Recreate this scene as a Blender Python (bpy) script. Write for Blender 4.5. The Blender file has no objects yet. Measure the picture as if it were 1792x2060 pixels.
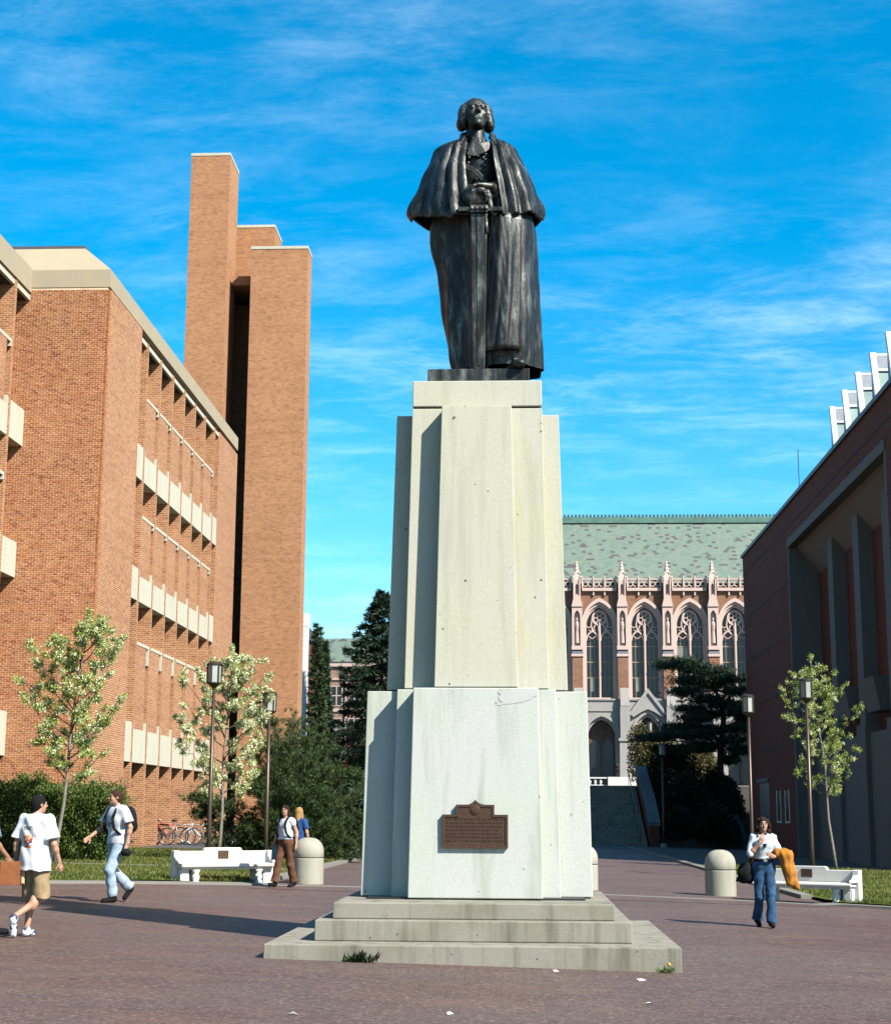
import bpy, bmesh, math, random
import numpy as np
from mathutils import Matrix, Vector

SC = bpy.context.scene
COL = SC.collection
rnd = random.Random(7)

# ------------------------------------------------------------------ camera
CAM_H = 1.6                      # eye height; world X runs across the walk, Y along it, Z up
PITCH, ROLL, YAW = math.radians(10.87), math.radians(.33), math.radians(2.8)
FPX = 3176.0                     # focal length in pixels of a 1792 x 2060 picture
cp, sp = math.cos(PITCH), math.sin(PITCH)
cF = Vector((0, cp, sp)); r0 = Vector((1, 0, 0)); u0 = Vector((0, -sp, cp))
cR = r0 * math.cos(ROLL) + u0 * math.sin(ROLL)
cU = -r0 * math.sin(ROLL) + u0 * math.cos(ROLL)
RZ = Matrix.Rotation(YAW, 3, 'Z')
cF, cR, cU = RZ @ cF, RZ @ cR, RZ @ cU
cam_data = bpy.data.cameras.new('camera')
cam_data.sensor_fit = 'HORIZONTAL'
cam_data.sensor_width = 36
cam_data.lens = FPX / 1792 * 36
cam_data.clip_start = .1
cam_data.clip_end = 6000
cam = bpy.data.objects.new('camera', cam_data)
M = Matrix.Identity(4)
for i in range(3):
    M[i][0], M[i][1], M[i][2] = cR[i], cU[i], -cF[i]
M[2][3] = CAM_H
cam.matrix_world = M
COL.objects.link(cam)
SC.camera = cam

# ------------------------------------------------------------------ sun, sky, exposure
SUN_DIR = Vector((-1, .82, -1.16)).normalized()      # the way the light travels
sun_el = math.asin(-SUN_DIR.z)
sun_az = math.atan2(-SUN_DIR.x, -SUN_DIR.y)           # clockwise from +Y
sl = bpy.data.lights.new('sun', 'SUN')
sl.energy = 5.0
sl.angle = math.radians(.5)
sl.color = (1.0, .95, .86)
so = bpy.data.objects.new('sun', sl)
so.rotation_euler = SUN_DIR.to_track_quat('-Z', 'Y').to_euler()
so.location = (30, -30, 60)
COL.objects.link(so)

world = bpy.data.worlds.new('World')
SC.world = world
world.use_nodes = True
wn, wl = world.node_tree.nodes, world.node_tree.links
wn.clear()
def wnode(t, **k):
    n = wn.new(t)
    for a, b in k.items():
        setattr(n, a, b)
    return n
sky = wnode('ShaderNodeTexSky', sky_type='NISHITA', sun_disc=False, sun_elevation=sun_el, sun_rotation=sun_az,
            altitude=50, air_density=1.0, dust_density=.3, ozone_density=3.0)
hs = wnode('ShaderNodeHueSaturation')
hs.inputs['Hue'].default_value = .485
hs.inputs['Saturation'].default_value = 1.5
hs.inputs['Value'].default_value = 1.0
wl.new(sky.outputs[0], hs.inputs['Color'])
# thin streaky cloud, laid out on a flat sheet high above the place (same density everywhere)
tc = wnode('ShaderNodeTexCoord')
sep = wnode('ShaderNodeSeparateXYZ'); wl.new(tc.outputs['Generated'], sep.inputs[0])
zc = wnode('ShaderNodeMath', operation='ADD'); zc.inputs[1].default_value = .12; wl.new(sep.outputs['Z'], zc.inputs[0])
zm = wnode('ShaderNodeMath', operation='MAXIMUM'); zm.inputs[1].default_value = .05; wl.new(zc.outputs[0], zm.inputs[0])
dx = wnode('ShaderNodeMath', operation='DIVIDE'); wl.new(sep.outputs['X'], dx.inputs[0]); wl.new(zm.outputs[0], dx.inputs[1])
dy = wnode('ShaderNodeMath', operation='DIVIDE'); wl.new(sep.outputs['Y'], dy.inputs[0]); wl.new(zm.outputs[0], dy.inputs[1])
cmb = wnode('ShaderNodeCombineXYZ'); wl.new(dx.outputs[0], cmb.inputs[0]); wl.new(dy.outputs[0], cmb.inputs[1])
def cloud_layer(rot, sc, scale, detail, rough, lo, hi, dist=.6, off=(0, 0, 0)):
    mp = wnode('ShaderNodeMapping'); mp.inputs['Rotation'].default_value = (0, 0, rot); mp.inputs['Scale'].default_value = sc
    mp.inputs['Location'].default_value = off
    wl.new(cmb.outputs[0], mp.inputs[0])
    nz = wnode('ShaderNodeTexNoise'); nz.inputs['Scale'].default_value = scale; nz.inputs['Detail'].default_value = detail
    nz.inputs['Roughness'].default_value = rough; nz.inputs['Distortion'].default_value = dist
    wl.new(mp.outputs[0], nz.inputs['Vector'])
    mr = wnode('ShaderNodeMapRange', interpolation_type='SMOOTHSTEP'); mr.inputs['From Min'].default_value = lo; mr.inputs['From Max'].default_value = hi
    wl.new(nz.outputs[0], mr.inputs[0])
    return mr
c1 = cloud_layer(.5, (1, 1.9, 1), 3.4, 12, .70, .40, .86, .25, (3.1, .4, 0))
c2 = cloud_layer(-.15, (1, 1.5, 1), .5, 5, .55, .30, .68, .3, (1.2, 5.0, 0))
cm = wnode('ShaderNodeMath', operation='MULTIPLY'); wl.new(c1.outputs[0], cm.inputs[0]); wl.new(c2.outputs[0], cm.inputs[1])
cs = wnode('ShaderNodeMath', operation='MULTIPLY'); cs.inputs[1].default_value = .42; wl.new(cm.outputs[0], cs.inputs[0])
mix = wnode('ShaderNodeMixRGB'); wl.new(cs.outputs[0], mix.inputs[0]); wl.new(hs.outputs[0], mix.inputs[1])
mix.inputs[2].default_value = (7.2, 8.4, 8.8, 1)
bg = wnode('ShaderNodeBackground'); bg.inputs['Strength'].default_value = .079
wl.new(mix.outputs[0], bg.inputs['Color'])
wo = wnode('ShaderNodeOutputWorld'); wl.new(bg.outputs[0], wo.inputs[0])

SC.view_settings.view_transform = 'Standard'
SC.view_settings.look = 'None'
SC.view_settings.exposure = 1.55
SC.view_settings.gamma = 1
SC.view_settings.use_curve_mapping = False
SC.cycles.use_denoising = True
SC.cycles.max_bounces = 6
SC.cycles.diffuse_bounces = 2
SC.cycles.transparent_max_bounces = 8
SC.render.film_transparent = False

# ------------------------------------------------------------------ measuring from the photograph
def ray(x, y): return cF + cR * ((x - 896) / FPX) - cU * ((y - 1030) / FPX)
def gz(x, y=30.):
    """height of the gently cross-sloping ground"""
    return max(-.42, min(.42, -.024 * (x + .0488 * y)))
def G(px, py):
    d = ray(px, py)
    t = -CAM_H / (d.z + .024 * (d.x + .0488 * d.y))
    return Vector((d.x * t, d.y * t, CAM_H + d.z * t))
def AY(px, py, Y):
    d = ray(px, py); t = Y / d.y
    return Vector((d.x * t, Y, CAM_H + d.z * t))

# ------------------------------------------------------------------ materials
def new_mat(name):
    m = bpy.data.materials.new(name); m.use_nodes = True
    nt = m.node_tree
    b = nt.nodes['Principled BSDF']
    return m, nt.nodes, nt.links, b
def setv(b, **k):
    for a, v in k.items():
        b.inputs[a.replace('_', ' ')].default_value = v
def rgb(c): return (c[0], c[1], c[2], 1)
def coords(n, l, kind='pos'):
    if kind == 'pos':
        g = n.new('ShaderNodeNewGeometry'); return g.outputs['Position']
    t = n.new('ShaderNodeTexCoord'); return t.outputs[kind]
def noise(n, l, vec, scale, detail=4, rough=.55, sc=None):
    if sc:
        mp = n.new('ShaderNodeMapping'); mp.inputs['Scale'].default_value = sc; l.new(vec, mp.inputs[0]); vec = mp.outputs[0]
    t = n.new('ShaderNodeTexNoise'); t.inputs['Scale'].default_value = scale; t.inputs['Detail'].default_value = detail
    t.inputs['Roughness'].default_value = rough; l.new(vec, t.inputs['Vector'])
    return t.outputs[0]
def ramp(n, l, fac, stops):
    r = n.new('ShaderNodeValToRGB'); l.new(fac, r.inputs[0])
    e = r.color_ramp.elements
    while len(e) < len(stops): e.new(.5)
    for i, (p, c) in enumerate(stops):
        e[i].position = p; e[i].color = rgb(c) if len(c) == 3 else c
    return r.outputs[0]
def mixc(n, l, fac, a, b, mode='MIX'):
    m = n.new('ShaderNodeMixRGB'); m.blend_type = mode
    for s, v in ((0, fac), (1, a), (2, b)):
        if isinstance(v, (int, float)): m.inputs[s].default_value = v
        elif isinstance(v, tuple): m.inputs[s].default_value = rgb(v)
        else: l.new(v, m.inputs[s])
    return m.outputs[0]
def bump(n, l, b, h, strength=.3, dist=.02):
    k = n.new('ShaderNodeBump'); k.inputs['Strength'].default_value = strength; k.inputs['Distance'].default_value = dist
    l.new(h, k.inputs['Height']); l.new(k.outputs[0], b.inputs['Normal'])

def mat_plain(name, c, rough=.6, metal=0., var=.15, scale=6., bmp=0., kind='pos', spec=.5):
    m, n, l, b = new_mat(name)
    v = coords(n, l, kind)
    f = noise(n, l, v, scale, 5)
    lo = tuple(x * (1 - var) for x in c); hi = tuple(min(1, x * (1 + var)) for x in c)
    l.new(ramp(n, l, f, [(.3, lo), (.7, hi)]), b.inputs['Base Color'])
    setv(b, Roughness=rough, Metallic=metal)
    b.inputs['Specular IOR Level'].default_value = spec
    if bmp: bump(n, l, b, noise(n, l, v, scale * 6, 4), bmp, .01)
    return m

def mat_concrete(name, c, stain=(.5, .5, .45), amount=.35, pits=.5, streak=True, rough=.85):
    m, n, l, b = new_mat(name)
    v = coords(n, l)
    big = noise(n, l, v, 1.1, 6, .62)
    col = mixc(n, l, ramp(n, l, big, [(.42, (0, 0, 0)), (.72, (1, 1, 1))]), c, tuple(c[i] * stain[i] * 1.5 for i in range(3)))
    fine = noise(n, l, v, 38, 5, .7)
    col = mixc(n, l, .35, col, ramp(n, l, fine, [(.25, tuple(x * .62 for x in c)), (.6, c), (.8, tuple(min(1, x * 1.15) for x in c))]))
    if streak:
        s = noise(n, l, v, 5.0, 4, .6, (1, 1, .09))
        col = mixc(n, l, ramp(n, l, s, [(.50, (0, 0, 0)), (.72, (amount,) * 3)]), col, tuple(c[i] * stain[i] for i in range(3)))
    if pits:
        vo = n.new('ShaderNodeTexVoronoi'); vo.inputs['Scale'].default_value = 7.0; vo.inputs['Randomness'].default_value = 1
        dn = n.new('ShaderNodeTexNoise'); dn.inputs['Scale'].default_value = 22; dn.inputs['Detail'].default_value = 3; l.new(v, dn.inputs['Vector'])
        vd = mixc(n, l, .05, v, dn.outputs['Color'], 'ADD')
        l.new(vd, vo.inputs['Vector'])
        wn_ = n.new('ShaderNodeTexWhiteNoise'); l.new(vo.outputs['Color'], wn_.inputs[0])
        gt = n.new('ShaderNodeMath'); gt.operation = 'MULTIPLY'; l.new(wn_.outputs[0], gt.inputs[0]); gt.inputs[1].default_value = .22
        lt = n.new('ShaderNodeMath'); lt.operation = 'LESS_THAN'; l.new(vo.outputs['Distance'], lt.inputs[0])
        g2 = n.new('ShaderNodeMath'); g2.operation = 'SUBTRACT'; l.new(gt.outputs[0], g2.inputs[0]); g2.inputs[1].default_value = .085
        l.new(g2.outputs[0], lt.inputs[1])
        pm = n.new('ShaderNodeMath'); pm.operation = 'MULTIPLY'; l.new(lt.outputs[0], pm.inputs[0]); pm.inputs[1].default_value = pits
        col = mixc(n, l, pm.outputs[0], col, tuple(x * .25 for x in c))
    l.new(col, b.inputs['Base Color'])
    setv(b, Roughness=rough); b.inputs['Specular IOR Level'].default_value = .25
    bump(n, l, b, fine, .25, .01)
    return m

def mat_brick(name, c1, c2, mortar, bw=.21, rh=.075, ms=.009, bias=0., rough=.9, stain=.25, mot=2.6):
    """brick courses in metres for upright walls that run along X or along Y"""
    m, n, l, b = new_mat(name)
    v = coords(n, l)
    s = n.new('ShaderNodeSeparateXYZ'); l.new(v, s.inputs[0])
    a = n.new('ShaderNodeMath'); a.operation = 'ADD'; l.new(s.outputs[0], a.inputs[0]); l.new(s.outputs[1], a.inputs[1])
    c = n.new('ShaderNodeCombineXYZ'); l.new(a.outputs[0], c.inputs[0]); l.new(s.outputs[2], c.inputs[1])
    t = n.new('ShaderNodeTexBrick'); l.new(c.outputs[0], t.inputs['Vector'])
    t.inputs['Scale'].default_value = 1.0
    t.inputs['Brick Width'].default_value = bw; t.inputs['Row Height'].default_value = rh
    t.inputs['Mortar Size'].default_value = ms; t.inputs['Mortar Smooth'].default_value = .1; t.inputs['Bias'].default_value = bias
    t.inputs['Color1'].default_value = rgb(c1); t.inputs['Color2'].default_value = rgb(c2); t.inputs['Mortar'].default_value = rgb(mortar)
    big = noise(n, l, v, .35, 5, .6)
    col = mixc(n, l, ramp(n, l, big, [(.35, (0, 0, 0)), (.75, (stain,) * 3)]), t.outputs[0], tuple(x * .55 for x in c1))
    bands = noise(n, l, v, .9, 3, .5, (.15, .15, 3.2))
    col = mixc(n, l, ramp(n, l, bands, [(.5, (0, 0, 0)), (.8, (.3,) * 3)]), col, tuple(x * .7 for x in c2))
    mo = noise(n, l, v, mot, 6, .78, (1, 1, 3.2))
    col = mixc(n, l, 1., col, ramp(n, l, mo, [(.30, (.52, .47, .47)), (.48, (.95, .95, .95)), (.7, (1.12, 1.12, 1.1))]), 'MULTIPLY')
    l.new(col, b.inputs['Base Color'])
    setv(b, Roughness=rough); b.inputs['Specular IOR Level'].default_value = .2
    iv = n.new('ShaderNodeMath'); iv.operation = 'SUBTRACT'; iv.inputs[0].default_value = 1; l.new(t.outputs['Fac'], iv.inputs[1])
    bump(n, l, b, iv.outputs[0], .5, .012)
    return m

MAT = {}
MAT['brick'] = mat_brick('brick_wall', (.86, .355, .13), (.52, .155, .065), (1.0, .70, .45), ms=.013)
MAT['tower_brick'] = mat_brick('tower_brick', (.90, .40, .17), (.62, .235, .10), (.93, .60, .36), ms=.012, stain=.3)
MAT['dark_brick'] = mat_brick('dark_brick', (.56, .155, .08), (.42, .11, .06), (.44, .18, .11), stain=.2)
MAT['library_brick'] = mat_brick('library_brick', (.58, .27, .15), (.42, .17, .09), (.6, .42, .3), bw=.4, rh=.14, ms=.02)
# single bricks: colour changes from brick to brick
def mat_brick_piece():
    m, n, l, b = new_mat('brick_piece')
    v = coords(n, l)
    mp = n.new('ShaderNodeMapping'); mp.inputs['Scale'].default_value = (4.3, 4.3, 13.3); l.new(v, mp.inputs[0])
    w = n.new('ShaderNodeTexNoise'); w.inputs['Scale'].default_value = 1.3; w.inputs['Detail'].default_value = 1; l.new(mp.outputs[0], w.inputs['Vector'])
    col = ramp(n, l, w.outputs[0], [(.30, (.22, .055, .03)), (.42, (.42, .14, .05)), (.55, (.56, .23, .08)), (.70, (.32, .11, .06))])
    big = noise(n, l, v, .35, 5, .6)
    col = mixc(n, l, ramp(n, l, big, [(.35, (0, 0, 0)), (.75, (.25,) * 3)]), col, (.155, .07, .037))
    l.new(col, b.inputs['Base Color']); setv(b, Roughness=.9); b.inputs['Specular IOR Level'].default_value = .2
    bump(n, l, b, noise(n, l, v, 60, 4), .3, .005)
    return m
MAT['brick_piece'] = mat_brick_piece()
MAT['mortar'] = mat_plain('mortar', (.80, .60, .40), .95, var=.2, scale=3)
MAT['panel'] = mat_concrete('pale_panel', (.62, .60, .49), (.70, .68, .60), .5, 0)
MAT['cornice'] = mat_concrete('cornice_concrete', (.47, .40, .28), (.8, .75, .65), .2, 0, streak=False)
MAT['grey_concrete'] = mat_concrete('grey_concrete', (.36, .36, .34), (.7, .7, .7), .3, 0)
MAT['stone_low'] = mat_concrete('pedestal_lower_stone', (.93, .95, .88), (.62, .67, .57), .8, .55)
MAT['stone_up'] = mat_concrete('pedestal_upper_stone', (.90, .885, .73), (.68, .67, .56), .6, 1.0)
MAT['stone_step'] = mat_concrete('step_stone', (.53, .495, .40), (.40, .39, .35), .9, .8)
MAT['bollard'] = mat_concrete('bollard_concrete', (.66, .63, .51), (.60, .59, .52), .6, .6)
MAT['white_stone'] = mat_concrete('white_bench_stone', (.86, .83, .76), (.75, .73, .68), .25, .2)
MAT['terracotta'] = mat_concrete('cream_terracotta', (.74, .57, .50), (.72, .66, .6), .3, 0, streak=False)
MAT['porch_stone'] = mat_concrete('pale_porch_stone', (.62, .58, .54), (.62, .6, .6), .5, 0)
MAT['coping'] = mat_plain('roof_coping_metal', (.16, .17, .19), .55, .2)
MAT['white_frame'] = mat_plain('white_painted_frame', (.78, .80, .80), .4, var=.05)
MAT['pole'] = mat_plain('lamp_pole_bronze', (.10, .07, .05), .42, .6, var=.2, scale=20)
MAT['lantern_glass'] = None
MAT['black'] = mat_plain('black_paint', (.012, .012, .013), .5, var=.1)
MAT['copper'] = mat_plain('green_copper', (.12, .30, .24), .7, var=.25, scale=1)
MAT['red_paint'] = mat_plain('faded_red_paint', (.30, .07, .06), .6)
def mat_glass(name, c, rough=.08, alpha=1.):
    m, n, l, b = new_mat(name)
    v = coords(n, l)
    l.new(ramp(n, l, noise(n, l, v, .8, 3), [(.3, tuple(x * .7 for x in c)), (.7, c)]), b.inputs['Base Color'])
    setv(b, Roughness=rough); b.inputs['Specular IOR Level'].default_value = .6
    return m
MAT['bike_steel'] = mat_plain('bright_steel', (.62, .62, .62), .25, .9, var=.05)
MAT['window'] = mat_glass('dark_window_glass', (.02, .026, .028), .3)
MAT['window_pale'] = mat_glass('pale_blind_behind_glass', (.42, .43, .36), .3)
MAT['skylight'] = mat_glass('skylight_glass', (.42, .56, .52), .15)
MAT['louvre'] = mat_plain('skylight_louvre', (.28, .33, .40), .5)
MAT['lantern_glass'] = mat_glass('frosted_lantern_glass', (.55, .57, .50), .35)

def mat_roof():
    m, n, l, b = new_mat('mottled_green_slate')
    v = coords(n, l)
    s = n.new('ShaderNodeSeparateXYZ'); l.new(v, s.inputs[0])
    c = n.new('ShaderNodeCombineXYZ'); l.new(s.outputs[0], c.inputs[0]); l.new(s.outputs[2], c.inputs[1])
    t = n.new('ShaderNodeTexBrick'); l.new(c.outputs[0], t.inputs['Vector'])
    t.inputs['Scale'].default_value = 1; t.inputs['Brick Width'].default_value = .60; t.inputs['Row Height'].default_value = .32
    t.inputs['Mortar Size'].default_value = .0
    t.inputs['Color1'].default_value = rgb((0, 0, 0)); t.inputs['Color2'].default_value = rgb((1, 1, 1)); t.inputs['Mortar'].default_value = rgb((0, 0, 0))
    base_c = ramp(n, l, t.outputs[0], [(.0, (.17, .26, .20)), (.3, (.23, .29, .22)), (.55, (.19, .29, .235)), (.80, (.21, .27, .21)), (.87, (.10, .088, .09))])
    base_c.node.color_ramp.interpolation = 'CONSTANT'
    k = noise(n, l, v, .5, 5)
    col = mixc(n, l, ramp(n, l, k, [(.4, (0, 0, 0)), (.75, (.2,) * 3)]), base_c, (.25, .29, .23))
    l.new(col, b.inputs['Base Color']); setv(b, Roughness=.75)
    return m
MAT['slate'] = mat_roof()

def mat_paving():
    m, n, l, b = new_mat('dark_red_brick_paving')
    v = coords(n, l)
    t = n.new('ShaderNodeTexBrick'); l.new(v, t.inputs['Vector'])
    t.inputs['Scale'].default_value = 1; t.inputs['Brick Width'].default_value = .2; t.inputs['Row Height'].default_value = .1
    t.inputs['Mortar Size'].default_value = .004
    t.inputs['Color1'].default_value = rgb((.20, .105, .08)); t.inputs['Color2'].default_value = rgb((.125, .066, .056)); t.inputs['Mortar'].default_value = rgb((.08, .058, .05))
    a = noise(n, l, v, .28, 6, .65)
    col = mixc(n, l, ramp(n, l, a, [(.38, (0, 0, 0)), (.66, (.85,) * 3)]), t.outputs[0], (.15, .115, .105))
    a2 = noise(n, l, v, 1.1, 6, .7, (.5, 1, 1))
    col = mixc(n, l, ramp(n, l, a2, [(.48, (0, 0, 0)), (.70, (.6,) * 3)]), col, (.25, .145, .095))
    spk = noise(n, l, v, 21, 3, .75)
    col = mixc(n, l, ramp(n, l, spk, [(.53, (0, 0, 0)), (.66, (.85,) * 3)]), col, (.36, .27, .22))
    sp2 = noise(n, l, v, 14, 4, .75)
    col = mixc(n, l, ramp(n, l, sp2, [(.32, (.8,) * 3), (.48, (0, 0, 0))]), col, (.055, .036, .034))
    l.new(col, b.inputs['Base Color'])
    rr = ramp(n, l, a, [(.3, (.5,) * 3), (.7, (.75,) * 3)])
    l.new(rr, b.inputs['Roughness']); b.inputs['Specular IOR Level'].default_value = .3
    iv = n.new('ShaderNodeMath'); iv.operation = 'SUBTRACT'; l.new(spk, iv.inputs[0]); l.new(t.outputs['Fac'], iv.inputs[1])
    bump(n, l, b, iv.outputs[0], .5, .008)
    return m
MAT['paving'] = mat_paving()
MAT['walk'] = mat_plain('grey_walk_surface', (.10, .098, .098), .85, var=.3, scale=.8, bmp=.2)
MAT['kerb'] = mat_concrete('kerb_concrete', (.40, .38, .33), (.7, .7, .65), .3, .3, streak=False)
def mat_lawn():
    m, n, l, b = new_mat('lawn_soil_and_grass')
    v = coords(n, l)
    a = noise(n, l, v, .8, 6, .7)
    col = ramp(n, l, a, [(.3, (.055, .085, .018)), (.52, (.10, .15, .028)), (.72, (.17, .16, .05))])
    l.new(col, b.inputs['Base Color']); setv(b, Roughness=.95); b.inputs['Specular IOR Level'].default_value = .1
    bump(n, l, b, noise(n, l, v, 30, 4), .5, .03)
    return m
MAT['lawn'] = mat_lawn()
MAT['earth'] = mat_plain('bark_earth', (.055, .035, .022), .95, var=.35, scale=2, bmp=.4)
MAT['far_ground'] = mat_plain('far_ground', (.12, .12, .10), .9, var=.2, scale=.05)

# ------------------------------------------------------------------ mesh helpers
class MB:
    def __init__(s): s.v, s.f = [], []
    def add(s, vs, fs):
        o = len(s.v); s.v += [tuple(p) for p in vs]; s.f += [tuple(i + o for i in f) for f in fs]; return s
    def box(s, x0, x1, y0, y1, z0, z1):
        if x0 > x1: x0, x1 = x1, x0
        if y0 > y1: y0, y1 = y1, y0
        if z0 > z1: z0, z1 = z1, z0
        return s.add([(x0, y0, z0), (x1, y0, z0), (x1, y1, z0), (x0, y1, z0), (x0, y0, z1), (x1, y0, z1), (x1, y1, z1), (x0, y1, z1)],
                     [(0, 3, 2, 1), (4, 5, 6, 7), (0, 1, 5, 4), (1, 2, 6, 5), (2, 3, 7, 6), (3, 0, 4, 7)])
    def hexa(s, bot, top):
        """eight corners: four below, four above, both counter-clockwise"""
        return s.add(list(bot) + list(top), [(0, 3, 2, 1), (4, 5, 6, 7), (0, 1, 5, 4), (1, 2, 6, 5), (2, 3, 7, 6), (3, 0, 4, 7)])
    def prism(s, poly, axis, a, b):
        """polygon extruded along an axis; poly gives the two other coordinates in order"""
        n = len(poly)
        def P(q, t):
            return {'x': (t, q[0], q[1]), 'y': (q[0], t, q[1]), 'z': (q[0], q[1], t)}[axis]
        vs = [P(q, a) for q in poly] + [P(q, b) for q in poly]
        fs = [tuple(range(n - 1, -1, -1)), tuple(range(n, 2 * n))] + [(i, (i + 1) % n, n + (i + 1) % n, n + i) for i in range(n)]
        return s.add(vs, fs)
    def tube(s, pts, rad, n=8, cap=True):
        pts = [Vector(p) for p in pts]
        if isinstance(rad, (int, float)): rad = [rad] * len(pts)
        vs, fs = [], []
        t0 = (pts[1] - pts[0]).normalized()
        up = Vector((0, 0, 1)) if abs(t0.z) < .9 else Vector((1, 0, 0))
        a = t0.cross(up).normalized()
        for i, p in enumerate(pts):
            if i == 0: t = t0
            elif i == len(pts) - 1: t = (pts[i] - pts[i - 1]).normalized()
            else: t = (pts[i + 1] - pts[i - 1]).normalized()
            a = (a - t * a.dot(t)); a = a.normalized() if a.length > 1e-6 else t.orthogonal().normalized()
            b = t.cross(a)
            for k in range(n):
                w = 2 * math.pi * k / n
                vs.append(p + (a * math.cos(w) + b * math.sin(w)) * rad[i])
        for i in range(len(pts) - 1):
            for k in range(n):
                q = (k + 1) % n
                fs.append((i * n + k, i * n + q, (i + 1) * n + q, (i + 1) * n + k))
        if cap:
            fs.append(tuple(range(n - 1, -1, -1))); m = (len(pts) - 1) * n; fs.append(tuple(m + k for k in range(n)))
        return s.add(vs, fs)
    def lathe(s, prof, n=24, c=(0, 0, 0)):
        vs, fs = [], []
        for r, z in prof:
            for k in range(n):
                w = 2 * math.pi * k / n
                vs.append((c[0] + r * math.cos(w), c[1] + r * math.sin(w), c[2] + z))
        for i in range(len(prof) - 1):
            for k in range(n):
                q = (k + 1) % n
                fs.append((i * n + k, i * n + q, (i + 1) * n + q, (i + 1) * n + k))
        fs.append(tuple(range(n - 1, -1, -1))); m = (len(prof) - 1) * n; fs.append(tuple(m + k for k in range(n)))
        return s.add(vs, fs)
    def ball(s, c, r, n=10, m=6, sc=(1, 1, 1)):
        return s.lathe_sc([(r * math.sin(math.pi * i / m), -r * math.cos(math.pi * i / m)) for i in range(m + 1)], n, c, sc)
    def lathe_sc(s, prof, n, c, sc):
        o = len(s.v); s.lathe([(max(r, 1e-4), z) for r, z in prof], n)
        for i in range(o, len(s.v)):
            p = s.v[i]; s.v[i] = (c[0] + p[0] * sc[0], c[1] + p[1] * sc[1], c[2] + p[2] * sc[2])
        return s
    def torus(s, c, R, r, axis='x', n=24, m=8):
        vs, fs = [], []
        for i in range(n):
            a = 2 * math.pi * i / n
            for k in range(m):
                b = 2 * math.pi * k / m
                q = ((R + r * math.cos(b)) * math.cos(a), (R + r * math.cos(b)) * math.sin(a), r * math.sin(b))
                p = {'x': (q[2], q[0], q[1]), 'y': (q[0], q[2], q[1]), 'z': q}[axis]
                vs.append((c[0] + p[0], c[1] + p[1], c[2] + p[2]))
        for i in range(n):
            for k in range(m):
                fs.append((i * m + k, i * m + (k + 1) % m, ((i + 1) % n) * m + (k + 1) % m, ((i + 1) % n) * m + k))
        return s.add(vs, fs)
    def mesh(s, name, mat, smooth=False, origin=None):
        me = bpy.data.meshes.new(name)
        vs = s.v if origin is None else [(p[0] - origin[0], p[1] - origin[1], p[2] - origin[2]) for p in s.v]
        me.from_pydata(vs, [], s.f); me.update()
        bm = bmesh.new(); bm.from_mesh(me); bmesh.ops.recalc_face_normals(bm, faces=bm.faces); bm.to_mesh(me); bm.free()
        if mat: me.materials.append(mat)
        if smooth: me.polygons.foreach_set('use_smooth', [True] * len(me.polygons))
        return me
    def build(s, name, mat, parent=None, smooth=False, bevel=0., origin=None):
        o = bpy.data.objects.new(name, s.mesh(name, mat, smooth, origin))
        return place(o, parent, bevel, origin)

PM = {}                                            # rest matrix of each parent
def place(o, parent=None, bevel=0., origin=None):
    COL.objects.link(o)
    if origin is not None: o.location = origin
    if parent is not None:
        o.parent = parent
        if parent.name in PM: o.matrix_parent_inverse = PM[parent.name].inverted()
    if bevel:
        b = o.modifiers.new('soft_edge', 'BEVEL'); b.width = bevel; b.segments = 2; b.limit_method = 'ANGLE'
    return o
def tag(o, label, cat, group=None):
    o['label'] = label; o['category'] = cat
    if group: o['group'] = group
    return o
def thing(name, label, cat, loc=(0, 0, 0), rz=0., group=None):
    o = bpy.data.objects.new(name, None); COL.objects.link(o)
    o.empty_display_size = .3
    o.location = loc; o.rotation_euler = (0, 0, rz)
    PM[o.name] = Matrix.Translation(loc) @ Matrix.Rotation(rz, 4, 'Z')
    return tag(o, label, cat, group)
def local(name, label, cat, loc=(0, 0, 0), rz=0., group=None):
    """a thing whose parts are given in its own coordinates"""
    o = thing(name, label, cat, loc, rz, group); del PM[o.name]; return o
def struct(o): o['kind'] = 'structure'; return o
def stuff(o): o['kind'] = 'stuff'; return o
def grid_mesh(name, xs, ys, zf, mat):
    vs = [(x, y, zf(x, y)) for y in ys for x in xs]; n = len(xs)
    fs = [(j * n + i, j * n + i + 1, (j + 1) * n + i + 1, (j + 1) * n + i) for j in range(len(ys) - 1) for i in range(n - 1)]
    me = bpy.data.meshes.new(name); me.from_pydata(vs, [], fs); me.materials.append(mat); me.update()
    o = bpy.data.objects.new(name, me); COL.objects.link(o); return o

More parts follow.
